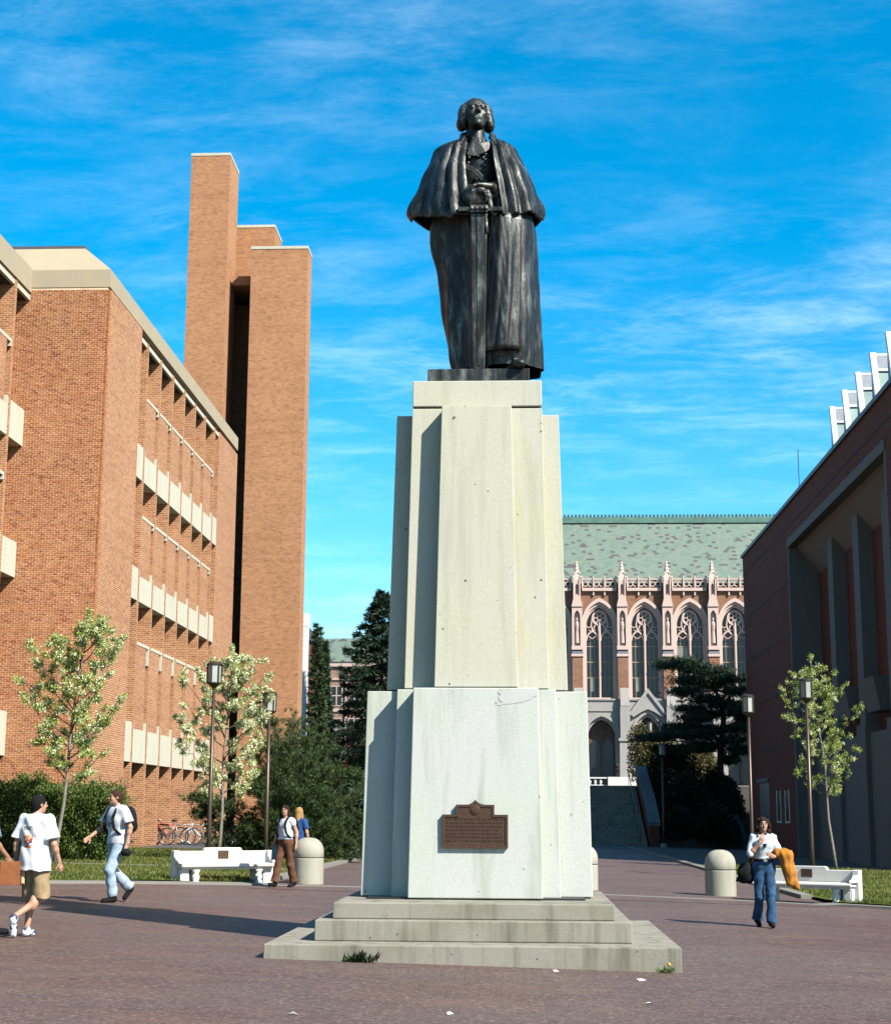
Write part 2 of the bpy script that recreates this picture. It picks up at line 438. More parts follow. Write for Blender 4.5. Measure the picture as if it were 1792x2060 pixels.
# ------------------------------------------------------------------ ground
PC = (-.56, 20.03)                                  # centre of the monument
RK = 15.2                                           # radius of the round paved court
def frange(a, b, n): return [a + (b - a) * i / n for i in range(n + 1)]
gr = struct(grid_mesh('ground', [-2500, -400, -60] + frange(-30, 30, 30) + [60, 400, 2500], [-300, -20] + frange(0, 100, 10) + [300, 1200, 4000],
                      lambda x, y: gz(x, min(y, 60)) - .03, MAT['far_ground']))
def disc(name, r0_, r1_, lift, mat, a0=0, a1=2 * math.pi, n=96):
    vs, fs = [], []
    rs = [r0_] + [r0_ + (r1_ - r0_) * k / 6 for k in range(1, 7)]
    for i in range(n + 1):
        a = a0 + (a1 - a0) * i / n
        for r in rs:
            x, y = PC[0] + r * math.cos(a), PC[1] + r * math.sin(a)
            vs.append((x, y, gz(x, y) + lift))
    m = len(rs)
    for i in range(n):
        for k in range(m - 1):
            fs.append((i * m + k, i * m + k + 1, (i + 1) * m + k + 1, (i + 1) * m + k))
    me = bpy.data.meshes.new(name); me.from_pydata(vs, [], fs); me.materials.append(mat); me.update()
    o = bpy.data.objects.new(name, me); COL.objects.link(o); return struct(o)
court = disc('paved_court', .05, 34, 0.0, MAT['paving'])
kerb_w = .34
# the walk leads on between the lawns to the stairs
WL, WR = -5.6, 6.2
walk = struct(grid_mesh('brick_walk', frange(WL, WR, 6), frange(33, 101, 24), lambda x, y: gz(x, y) + .006, MAT['paving']))
def in_kerb(x): return PC[1] + math.sqrt(max(0, (RK + kerb_w) ** 2 - (x - PC[0]) ** 2))
def lawn(name, x0, x1, y1, lift):
    xs = frange(x0, x1, 40); n = 30
    vs = [(x, in_kerb(x) + (y1 - in_kerb(x)) * j / n, 0) for j in range(n + 1) for x in xs]
    vs = [(x, y, gz(x, y) + lift + .02 * math.sin(x * 1.7 + y)) for x, y, _ in vs]
    m = len(xs)
    fs = [(j * m + i, j * m + i + 1, (j + 1) * m + i + 1, (j + 1) * m + i) for j in range(n) for i in range(m - 1)]
    me = bpy.data.meshes.new(name); me.from_pydata(vs, [], fs); me.materials.append(MAT['lawn']); me.update()
    o = bpy.data.objects.new(name, me); COL.objects.link(o); return struct(o)
lawn('lawn', -15.6, WL - .25, 60, .06)
lawn('lawn', WR + .25, 14.5, 62, .06)
kb = MB()
N = 150
for i in range(N):
    a, b_ = math.radians(-20) + math.radians(220) * i / N, math.radians(-20) + math.radians(220) * (i + 1) / N
    q = []
    for (r, w) in ((RK, a), (RK + kerb_w, a), (RK + kerb_w, b_), (RK, b_)):
        q.append((PC[0] + r * math.cos(w), PC[1] + r * math.sin(w)))
    kb.hexa([(x, y, gz(x, y) - .05) for x, y in q], [(x, y, gz(x, y) + (.05 if not WL < x < WR else .012)) for x, y in q])
struct(kb.build('kerb', MAT['kerb']))
for nm, x in (('walk_edging', WL - .12), ('walk_edging', WR + .12)):
    e = MB()
    for j in range(20):
        y0, y1 = 36.5 + j * 3, 36.5 + j * 3 + 2.98
        e.hexa([(x - .13, y0, gz(x, y0) - .1), (x + .13, y0, gz(x, y0) - .1), (x + .13, y1, gz(x, y1) - .1), (x - .13, y1, gz(x, y1) - .1)],
               [(x - .13, y0, gz(x, y0) + .09), (x + .13, y0, gz(x, y0) + .09), (x + .13, y1, gz(x, y1) + .09), (x - .13, y1, gz(x, y1) + .09)])
    struct(e.build(nm, MAT['kerb']))
# narrow path across the left lawn and the bike-stand pad
pth = MB(); 
for j in range(10):
    x0, x1 = -15.4 + j * .96, -15.4 + (j + 1) * .96
    y0, y1 = 40.2 + (x0 + 15.4) * .12, 40.2 + (x1 + 15.4) * .12
    pth.hexa([(x0, y0, gz(x0, y0)), (x1, y1, gz(x1, y1)), (x1, y1 + .5, gz(x1, y1)), (x0, y0 + .5, gz(x0, y0))],
             [(x0, y0, gz(x0, y0) + .11), (x1, y1, gz(x1, y1) + .11), (x1, y1 + .5, gz(x1, y1) + .11), (x0, y0 + .5, gz(x0, y0) + .11)])
struct(pth.build('lawn_path', MAT['kerb']))
pad = grid_mesh('bike_pad', frange(-14.15, -9.6, 6), frange(58.5, 76.5, 8), lambda x, y: gz(x, y) + .115, MAT['walk']); struct(pad)
# upper plaza beyond the stairs
ST0, ST1, PZ = 101.0, 111.6, 3.66
pl = MB().box(-120, 140, ST1, 330, PZ - 4, PZ); struct(pl.build('upper_plaza', MAT['walk']))
# ------------------------------------------------------------------ left building: brick hall with concrete bands
LX, LY0, LY1 = -14.2, 51.6, 76.6                   # long wall facing the walk
NX = -16.95                                        # nearer, set-back wall
hall = thing('brick_hall', 'long orange brick hall with pale concrete bands, beside the lawn hedge', 'building', (LX, LY0, 0))
BZ = -.3
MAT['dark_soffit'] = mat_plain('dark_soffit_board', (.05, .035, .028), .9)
FD = .8                                            # how deep the bays are cut
V0, BAY, NB = 57.45, 2.215, 6
def row(mb_mat_name, name, boxes, mat, parent=hall):
    out = []
    for b in boxes: out.append(MB().box(*b).build(name, mat, parent))
    return out
# body, cut out for the bays
MB().box(-40, LX - FD, LY0 + .25, LY1, BZ, 19.3).build('wall', MAT['brick'], hall)
MB().box(LX - FD, LX, LY0 + .25, 56.4, BZ, 19.5).build('pier', MAT['brick'], hall)
MB().box(LX - FD, LX, 71.85, LY1, BZ, 19.3).build('pier', MAT['brick'], hall)
# nearer wing
MB().box(-40, NX - FD, 30, LY0 + .25, BZ, 19.3).build('wall', MAT['brick'], hall)
# brick front of the corner block, laid brick by brick (joints recessed)
fw0, fw1, fz0, fz1 = NX - FD, LX, BZ, 19.5
MB().box(fw0, fw1 - .06, LY0 + .010, LY0 + .25, fz0, fz1).build('mortar_bed', MAT['mortar'], hall)
RH, BWD = .0715, .198
bricks = []
nrow = int((fz1 - fz0) / RH)
for j in range(nrow):
    z = fz0 + j * RH
    off = 0 if j % 2 else BWD / 2
    x = fw0 - off
    while x < fw1 - 1e-3:
        a, b = max(x, fw0), min(x + BWD - .019, fw1)
        if b - a > .012: bricks.append((a, b, z))
        x += BWD
full = [q for q in bricks if q[1] - q[0] > BWD - .0195]
seen = sorted([q for q in full if q[2] > 2.4 and q[0] > -16.8], key=lambda q: q[2])[:300]
seen_set = set(seen)
bme = MB().box(0, BWD - .019, 0, .1, 0, RH - .019).mesh('brick', MAT['brick_piece'])
for (a, b, z) in seen:
    o = bpy.data.objects.new('brick', bme); place(o, hall); o.location = (a, LY0 + rnd.uniform(-.002, .003), z)
rest = MB()
for q in bricks:
    if q in seen_set: continue
    y = LY0 + rnd.uniform(-.002, .003)
    rest.box(q[0], q[1], y, y + .1, q[2], q[2] + RH - .019)
stuff(rest.build('brickwork', MAT['brick_piece'], hall))
# fins, spandrels, brick infill panels and sills of the long wall and of the near wing
def bays(x, v0, n, pitch, lo, hi, end_lo, end_hi):
    D = FD
    for i in range(n + 1):
        v = v0 + pitch * i
        MB().box(x - D - .01, x + .012, v - .085, v + .085, BZ, 19.22).build('brick_fin', MAT['brick'], hall)
    spans = [(lo, v0 - .087)] + [(v0 + pitch * i + .087, v0 + pitch * (i + 1) - .087) for i in range(n)] + [(v0 + pitch * n + .087, hi)]
    for k, (a, b) in enumerate(spans):
        end = k in (0, len(spans) - 1)
        if b - a < .1: continue
        for (zb, zt, zs, slot_low) in ((13.85, 14.87, 17.0, 0), (9.33, 10.28, 12.46, 0), (3.43, 4.63, 7.72, 1)):
            MB().box(x - .45, x - .006, a, b, zb, zt + (.24 if end else 0)).build('spandrel_panel', MAT['panel'], hall)
            if end: continue
            s1 = b - .46
            # concrete jambs at both sides of the slot
            MB().box(x - .4, x - .01, a, a + .12, zt + .003, zt + .26).build('jamb', MAT['panel'], hall)
            MB().box(x - .4, x - .01, b - .14, b, zt + .003, zt + .30).build('jamb', MAT['panel'], hall)
            MB().box(x - .38, x - .012, a + .03, s1, zt + .004, zs).build('infill_panel', MAT['brick'], hall)
            MB().box(x - .42, x + .004, a + .02, b - .02, zs + .003, zs + .12).build('sill', MAT['panel'], hall)
            if slot_low:
                MB().box(x - .3, x + .002, b - .17, b - .03, zs - .62, zs).build('jamb', MAT['panel'], hall)
            else:
                MB().box(x - .3, x + .002, b - .13, b - .03, zs - .14, zs).build('jamb', MAT['panel'], hall)
        # glazing far back in the bay
        for (g0, g1) in ((.4, 3.3), (7.9, 9.2), (12.6, 13.7), (17.2, 18.9)):
            if not end:
                w = MB().box(x - D - .02, x - D + .03, a + .25, b - .25, g0, g1).build('window', MAT['window'], hall)
                f = MB()
                for (p, q) in ((a + .2, a + .25), (b - .25, b - .2), ((a + b) / 2 - .03, (a + b) / 2 + .03)): f.box(x - D + .005, x - D + .045, p, q, g0, g1)
                f.build('frame', MAT['black'], w)
        MB().box(x - .14, x - .03, a, b, 19.05, 19.22).build('lintel', MAT['panel'], hall)
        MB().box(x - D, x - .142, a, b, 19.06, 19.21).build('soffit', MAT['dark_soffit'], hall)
        if not end and lo > 52:
            MB().hexa([(x - .5, a, 2.56), (x - .12, a, 2.56), (x - .12, a + .9, 2.56), (x - .5, a + .9, 2.56)],
                      [(x - .5, a, 2.92), (x - .3, a, 2.92), (x - .3, a + .9, 2.92), (x - .5, a + .9, 2.92)]).build('red_hood', MAT['red_paint'], hall)
bays(LX, V0, NB, BAY, 56.4, 71.85, 0, 0)
bays(NX, 50.0 - BAY * 4, 4, BAY, 38.0, LY0 + .01, 0, 0)
MB().box(NX - FD, NX, 30, 38.0, BZ, 19.3).build('pier', MAT['brick'], hall)
# cornice band with battered concrete parapet above it
cz0, cz1, rz_ = 19.5, 20.14, 21.4
ring = [(-40, LY0), (LX, LY0), (LX, LY1), (-40, LY1)]
MB().box(-40, LX + .012, LY0 - .012, LY1 + .012, cz0 + .003, cz1).build('cornice', MAT['cornice'], hall)
MB().box(-40, NX + .012, 30, LY0 - .014, cz0 - .19, cz1 - .003).build('cornice', MAT['cornice'], hall)
s_ = 1.3
MB().hexa([(-40, LY0 - .012, cz1), (LX + .012, LY0 - .012, cz1), (LX + .012, LY1 + .012, cz1), (-40, LY1 + .012, cz1)],
          [(-40, LY0 + s_, rz_), (LX - s_, LY0 + s_, rz_), (LX - s_, LY1 - s_, rz_), (-40, LY1 - s_, rz_)]).build('battered_parapet', MAT['cornice'], hall)
MB().hexa([(-40, 30, cz1), (NX + .012, 30, cz1), (NX + .012, LY0 + .3, cz1), (-40, LY0 + .3, cz1)],
          [(-40, 30 + s_, rz_ - .004), (NX - s_, 30 + s_, rz_ - .004), (NX - s_, LY0 + .3, rz_ - .004), (-40, LY0 + .3, rz_ - .004)]).build('battered_parapet', MAT['cornice'], hall)
MB().box(-39, LX - s_ - .02, LY0 + s_ + .02, LY1 - s_ - .02, rz_, rz_ + .12).build('roof_edge', MAT['coping'], hall)

# ------------------------------------------------------------------ brick shaft towers
def tower(label, x0, x1, y0, y1, top, zb=None):
    t = thing('brick_tower', label, 'tower', ((x0 + x1) / 2, (y0 + y1) / 2, PZ), 0, 'brick shaft towers')
    MB().box(x0, x1, y0, y1, PZ - 4 if zb is None else zb, top).build('shaft', MAT['tower_brick'], t)
    MB().box(x0 - .03, x1 + .03, y0 - .03, y1 + .03, top + .002, top + .19).build('coping', MAT['panel'], t)
    return t
tower('tallest plain brick shaft tower rising behind the concrete-banded hall', -21.87, -19.28, 98, 101.2, 44.7)
tower('brick shaft tower of middle height, set back between two others', -19.9, -16.75, 101.6, 104.6, 41.0, 36.9)
tower('widest and shortest brick shaft tower, with a black slot beside it', -17.66, -13.93, 98, 99.9, 38.1)
# walls and roofs added behind the shafts to keep sunlight out of the slot
base = thing('slot_sun_block', 'added brick walls and roof behind the shaft towers, shutting the sun out of their slot', 'building', (-19, 103, PZ))
MB().box(-15.3, -15.0, 99.93, 106.0, PZ - 4, 36.85).build('sun_block_wall', MAT['tower_brick'], base)  # added wall hidden behind the widest shaft, stops sun entering from the right
MB().box(-21.5, -15.31, 105.7, 106.0, PZ - 4, 36.85).build('back_wall', MAT['tower_brick'], base)
MB().box(-21.5, -21.2, 101.23, 105.69, PZ - 4, 36.85).build('sun_block_wall', MAT['tower_brick'], base)
MB().box(-19.27, -17.67, 99.95, 101.58, 36.3, 36.95).build('bridge_wall', MAT['tower_brick'], base)
MB().box(-17.655, -15.0, 99.93, 101.58, 36.86, 37.2).box(-16.745, -15.0, 101.58, 106.0, 36.86, 37.2).build('roof', MAT['coping'], base)  # added lid, stops sun falling into the slot from above
MB().box(-21.5, -16.6, 104.63, 105.9, 36.86, 37.2).build('roof', MAT['coping'], base)

# ------------------------------------------------------------------ pale concrete hall far left
kh = thing('concrete_pavilion', 'pale concrete colonnaded building edge behind the shortest tower', 'building', (-22, 135, PZ))
MB().box(-40, -17.72, 130, 131.2, 16.95, 18.05).build('roof_slab', MAT['white_frame'], kh)
MB().box(-40, -19.0, 131.3, 150, 16.95, 18.0).build('roof', MAT['coping'], kh)
for i in range(4): MB().box(-18.42 - i * 4.2, -17.74 - i * 4.2, 130.02, 130.7, PZ, 16.95).build('column', MAT['white_frame'], kh)
MB().box(-39, -19.2, 133, 149, PZ, 16.95).build('wall', MAT['dark_brick'], kh)

# ------------------------------------------------------------------ right building: brick theatre in its own shade
RX, RY0, RY1, RT = 14.1, 58.3, 100.4, 17.8
th = thing('brick_theatre', 'dark red brick theatre with recessed concrete fins and skylit roof', 'building', (RX, RY1, 0))
RB = -.6
OY0, OY1, OZ, RD = 60.4, 83.4, 15.6, 1.55
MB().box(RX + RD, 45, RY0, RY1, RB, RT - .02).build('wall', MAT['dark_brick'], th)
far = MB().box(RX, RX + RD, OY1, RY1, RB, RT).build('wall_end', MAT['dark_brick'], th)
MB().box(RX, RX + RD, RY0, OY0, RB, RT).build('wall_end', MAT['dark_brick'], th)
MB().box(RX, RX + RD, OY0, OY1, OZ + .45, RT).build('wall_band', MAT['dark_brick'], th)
MB().box(RX - .06, RX + .4, OY0, OY1, OZ, OZ + .448).build('lintel_beam', MAT['grey_concrete'], th)
# soffit slopes down into the opening
MB().prism([(RX + .4, OZ), (RX + RD, OZ - 1.4), (RX + RD, OZ + .44), (RX + .4, OZ + .44)], 'y', OY0, OY1 - .3).build('soffit', mat_plain('soffit_plaster', (.42, .33, .27), .9), th)
# reveal panels at both ends
MB().box(RX - .01, RX + RD, OY1 - .3, OY1 + .005, RB, OZ - .003).build('reveal_panel', MAT['grey_concrete'], th)
MB().box(RX - .01, RX + RD, OY0 - .005, OY0 + .3, RB, OZ - .003).build('reveal_panel', MAT['grey_concrete'], th)
for z in (16.72, 13.85, 11.1, 8.23, 5.4):
    for (a, b) in ((OY1, RY1), (RY0, OY0)) if z < 16 else ((RY0, RY1),):
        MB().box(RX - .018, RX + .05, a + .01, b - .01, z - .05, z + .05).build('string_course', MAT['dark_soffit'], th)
MB().box(RX - .12, RX + .5, RY0 - .1, RY1 + .1, RT + .003, RT + .2).build('roof_coping', MAT['coping'], th)
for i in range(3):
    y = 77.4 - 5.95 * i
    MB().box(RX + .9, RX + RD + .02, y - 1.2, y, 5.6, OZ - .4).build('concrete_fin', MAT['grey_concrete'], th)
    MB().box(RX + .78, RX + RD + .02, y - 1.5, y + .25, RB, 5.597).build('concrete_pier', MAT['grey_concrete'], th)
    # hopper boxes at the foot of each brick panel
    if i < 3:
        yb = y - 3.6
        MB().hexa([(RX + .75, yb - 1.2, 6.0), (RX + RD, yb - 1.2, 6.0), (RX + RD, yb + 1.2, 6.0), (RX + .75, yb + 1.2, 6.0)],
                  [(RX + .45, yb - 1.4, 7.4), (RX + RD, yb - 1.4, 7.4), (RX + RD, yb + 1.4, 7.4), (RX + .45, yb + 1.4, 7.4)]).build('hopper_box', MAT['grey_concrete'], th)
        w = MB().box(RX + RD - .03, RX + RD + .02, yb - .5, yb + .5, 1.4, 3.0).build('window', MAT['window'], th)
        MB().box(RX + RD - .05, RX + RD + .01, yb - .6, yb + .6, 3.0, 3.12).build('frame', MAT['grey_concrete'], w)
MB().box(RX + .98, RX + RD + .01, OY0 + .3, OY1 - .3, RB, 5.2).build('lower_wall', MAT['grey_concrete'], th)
# side door and two slim windows in the far brick end
d = MB().box(RX - .01, RX + .06, 92.4, 96.1, -.35, 3.55).build('door', mat_plain('grey_door', (.20, .21, .21), .5), th)
MB().box(RX - .14, RX + .06, 92.2, 96.3, 3.553, 3.8).build('lintel', MAT['grey_concrete'], d)
MB().box(RX - .05, RX + .04, 93.0, 93.15, .7, 1.1).build('handle', MAT['black'], d)
for y in (86.3, 89.1):
    w = MB().box(RX - .008, RX + .05, y - .62, y + .62, 1.4, 3.0).build('window', MAT['window'], th)
    fr = MB().box(RX - .03, RX + .05, y - .72, y - .6, 1.38, 3.02).box(RX - .03, RX + .05, y + .6, y + .72, 1.38, 3.02).box(RX - .035, RX + .05, y - .74, y + .74, 1.27, 1.38)
    fr.build('frame', MAT['white_frame'], w)
# saw-tooth skylights
for i in range(6):
    y = 75.9 - 3.05 * i; x0 = 15.2
    s = MB().prism([(y + .25, RT), (y + .25, 21.25), (y, 21.25), (y - 1.05, RT)], 'x', x0 + .06, 27).build('skylight', MAT['skylight'], th)
    f = MB()
    f.hexa([(x0 - .1, y - 1.2, RT + .01), (x0 + .14, y - 1.2, RT + .01), (x0 + .14, y - .94, RT + .01), (x0 - .1, y - .94, RT + .01)],
           [(x0 - .1, y - .13, 21.38), (x0 + .14, y - .13, 21.38), (x0 + .14, y + .13, 21.38), (x0 - .1, y + .13, 21.38)])
    t = (20.55 - RT) / (21.25 - RT)
    f.box(x0 + .15, 27, y - 1.05 + 1.05 * t - .1, y - 1.05 + 1.05 * t + .02, 20.5, 20.62)
    f.box(x0 + .15, 27, y - .06, y + .02, 21.254, 21.36)
    f.build('frame', MAT['white_frame'], s)
    MB().hexa([(x0 + .15, y - .30, 20.625), (27, y - .30, 20.625), (27, y - .1, 20.625), (x0 + .15, y - .1, 20.625)],
              [(x0 + .15, y - .05, 21.25), (27, y - .05, 21.25), (27, y - .0, 21.25), (x0 + .15, y - .0, 21.25)]).build('louvre', MAT['louvre'], s)
    MB().prism([(y + .27, RT), (y + .27, 21.24), (y - .02, 21.24), (y - .9, RT)], 'x', x0, x0 + .055).build('cheek', MAT['coping'], s)
MB().tube([(15.3, 86, RT), (15.3, 86, 21.6)], .025, 5).build('aerial', MAT['pole'], th)

# ------------------------------------------------------------------ stairs up to the plaza
stn = 26
st = thing('stairway', 'broad dark stone stairway climbing to the plaza in front of the library', 'stairway', (0, ST0, 0))
rise, run = (PZ + .25) / stn, (ST1 - ST0) / stn
for i in range(stn):
    extra = .0
    MB().box(-9.2, 7.8, ST0 + i * run, ST1 - .01, -.25 + i * rise + (.002 if i else -.3), -.25 + (i + 1) * rise).build('step', MAT['stone_step'], st)
for (a, b, z, zc, xx) in ((101.0, 105.6, 1.22, 3.15, 8.25), (105.7, 111.6, 3.05, 5.0, 8.25)):
    cw = MB().prism([(a, -.5), (b, -.5), (b, zc - .25), (a, z - .25)], 'x', xx - .3, xx + .3).build('cheek_wall', MAT['dark_brick'], st)
    MB().prism([(a - .06, z - .247), (b + .03, zc - .247), (b + .03, zc), (a - .06, z)], 'x', xx - .36, xx + .36).build('coping', MAT['grey_concrete'], cw)
hr = MB()
hr.tube([(7.35, 101.2, .75), (7.35, 111.5, 4.6)], .03, 6)
for i in range(5): hr.tube([(7.35, 101.3 + i * 2.5, -.2 + i * .93), (7.35, 101.3 + i * 2.5, .78 + i * .93)], .025, 6)
hr.build('handrail', MAT['pole'], st)
bank = MB().hexa([(8.6, 101, -.5), (14.05, 101, -.5), (14.05, 112, -.5), (8.6, 112, -.5)], [(8.6, 101.5, .2), (14.05, 101.5, .2), (14.05, 111.8, 3.9), (8.6, 111.8, 3.9)])
struct(bank.build('planted_bank', MAT['earth']))
# ------------------------------------------------------------------ gothic library closing the view
def arch_pts(xc, w, zs, za, n=9):
    h = za - zs; R = (w * w + h * h) / (2 * w)
    L = []
    a0, a1 = math.pi, math.pi - math.atan2(h, R - w) if R > w else math.pi / 2
    for i in range(n + 1):
        a = a0 + (a1 - a0) * i / n
        L.append((xc - w + R + R * math.cos(a), zs + R * math.sin(a)))
    L[-1] = (xc, za)
    Rr = [(2 * xc - x, z) for x, z in reversed(L[:-1])]
    return L + Rr
def arch_wall(mb, x0, x1, z0, z1, arch, y0, y1):
    a0, a1 = arch[0][0], arch[-1][0]
    poly = [(x0, z0), (x0, z1), (x1, z1), (x1, z0), (a1, z0)] + [p for p in reversed(arch)] + [(a0, z0)]
    return mb.prism(poly, 'y', y0, y1)
def arch_ring(mb, outer, inner, z0, y0, y1):
    """moulding between two arches standing on z0"""
    o = [(outer[0][0], z0)] + outer + [(outer[-1][0], z0)]
    i = [(inner[0][0], z0)] + inner + [(inner[-1][0], z0)]
    n = len(o); vs = []
    for (x, z) in o: vs.append((x, y0, z))
    for (x, z) in i: vs.append((x, y0, z))
    for (x, z) in o: vs.append((x, y1, z))
    for (x, z) in i: vs.append((x, y1, z))
    fs = []
    for k in range(n - 1):
        fs += [(k, k + 1, n + k + 1, n + k), (2 * n + k, 3 * n + k, 3 * n + k + 1, 2 * n + k + 1), (k, 2 * n + k, 2 * n + k + 1, k + 1), (n + k, n + k + 1, 3 * n + k + 1, 3 * n + k)]
    fs += [(0, n, 3 * n, 2 * n), (n - 1, 3 * n - 1, 4 * n - 1, 2 * n - 1)]
    return mb.add(vs, fs)
LYF, P = 221.5, 6.31
lib = thing('library', 'collegiate gothic library with tall traceried windows and green slate roof', 'library', (16.9, LYF, PZ))
K0, K1 = -2, 4
xa, xb = 10.9 + P * K0 - P / 2, 10.9 + P * K1 + P / 2
TC = MAT['terracotta']
for k in range(K0, K1 + 1):
    xc = 10.9 + P * k
    x0, x1 = xc - P / 2, xc + P / 2
    wa = arch_pts(xc, 2.42, 28.1, 31.6)
    arch_wall(MB(), x0, x1, 17.3, 32.7, wa, LYF, LYF + 1.4).build('wall_bay', MAT['library_brick'], lib)
    w = arch_ring(MB(), arch_pts(xc, 2.5, 28.1, 31.75), arch_pts(xc, 2.2, 28.05, 31.2), 17.35, LYF - .28, LYF + .3).build('window', TC, lib)
    arch_ring(MB(), arch_pts(xc, 2.22, 28.0, 31.25), arch_pts(xc, 1.98, 27.9, 30.8), 17.4, LYF + .05, LYF + .75).build('moulding', TC, w)
    arch_ring(MB(), arch_pts(xc, 2.0, 27.9, 30.85), arch_pts(xc, 1.82, 27.8, 30.5), 17.4, LYF + .4, LYF + 1.2).build('moulding', TC, w)
    MB().box(xc - 2.3, xc + 2.3, LYF - .35, LYF + 1.2, 17.31, 17.75).build('sill', TC, w)
    # glass in lights
    yg = LYF + 1.05
    for (a, b) in ((xc - 1.85, xc - .16), (xc + .16, xc + 1.85)):
        MB().box(a, b, yg, yg + .05, 17.75, 27.2).build('pane', MAT['window'], w)
        if k in (0, 1, 3) and a < xc:
            MB().box(a + .5, a + 1.15, yg - .02, yg + .01, 18.7, 20.5).build('blind', MAT['window_pale'], w)
        if k == 2 and a < xc:
            MB().box(a + .05, a + 1.6, yg - .02, yg + .01, 22.4, 24.9).build('blind', MAT['window_pale'], w)
    MB().prism([(p[0], p[1]) for p in arch_pts(xc, 1.9, 27.2, 30.7)], 'y', yg + .002, yg + .05).build('pane', MAT['window'], w)
    bars = MB()
    for (a, b) in ((xc - 1.85, xc - .16), (xc + .16, xc + 1.85)):
        for z in (20.6, 22.8, 25.0): bars.box(a, b, yg - .06, yg - .003, z - .05, z + .05)
        for t in (.33, .67): bars.box(a + (b - a) * t - .025, a + (b - a) * t + .025, yg - .05, yg - .004, 17.8, 26.4)
    bars.build('glazing_bars', MAT['cornice'], w)
    tr = MB()
    tr.box(xc - .17, xc + .17, LYF + .45, LYF + 1.0, 17.75, 27.9)
    tr.box(xc - .08, xc + .08, LYF + .3, LYF + .5, 17.75, 26.4)
    yt = LYF + .75
    tr.torus((xc, yt, 29.0), .98, .16, 'y', 20, 6)
    for i in range(6):
        a = math.pi / 6 + i * math.pi / 3
        tr.torus((xc + .56 * math.cos(a), yt, 29.0 + .56 * math.sin(a)), .30, .07, 'y', 10, 5)
    for sgn in (-1, 1):
        cxl = xc + sgn * 1.0
        pts = arch_pts(cxl, .84, 25.8, 27.1, 6)
        tr.tube([(x, yt, z) for x, z in pts], .13, 6)
        tr.tube([(cxl, yt, 27.1), (cxl + sgn * .15, yt, 28.0), (cxl + sgn * .05, yt, 29.0)], .11, 6)
        tr.tube([(cxl - sgn * .05, yt, 27.1), (cxl - sgn * .35, yt, 27.9), (xc + sgn * .25, yt, 28.1)], .11, 6)
        tr.tube([(cxl, yt, 27.9), (cxl + sgn * .5, yt, 27.6), (cxl + sgn * .85, yt, 27.9)], .09, 5)
        for zz in (26.5, 27.4): tr.tube([(cxl - .5, yt, zz - .1), (cxl, yt, zz - .45), (cxl + .5, yt, zz - .1)], .07, 5)
    tr.tube([(xc, yt - .25, 26.4), (xc, yt - .2, 28.6)], [.22, .06], 6)
    tr.build('tracery', TC, w)
    # parapet of pierced panels between posts
    MB().box(x0 + .75, x1 - .75, LYF - .45, LYF + .4, 32.72, 33.15).build('parapet_course', TC, lib)
    pp = MB()
    xs = [x0 + .8 + (P - 1.6) * i / 3 for i in range(4)]
    pp.box(x0 + .75, x1 - .75, LYF - .3, LYF + .1, 34.3, 34.5)
    for i, x in enumerate(xs):
        pp.box(x - .09, x + .09, LYF - .42, LYF + .12, 33.15, 34.85)
    for i in range(3):
        cx = (xs[i] + xs[i + 1]) / 2
        for q in (-.36, .36): pp.torus((cx + q, LYF - .12, 33.72), .34, .085, 'y', 12, 5)
        pp.tube([(xs[i], LYF - .12, 34.25), (cx, LYF - .12, 33.9), (xs[i + 1], LYF - .12, 34.25)], .08, 5)
    pp.build('parapet', TC, lib)
    for x in (xs[1], xs[2]):
        MB().box(x - .11, x + .11, LYF - .3, LYF + .01, 32.1, 32.718).build('corbel', TC, lib)
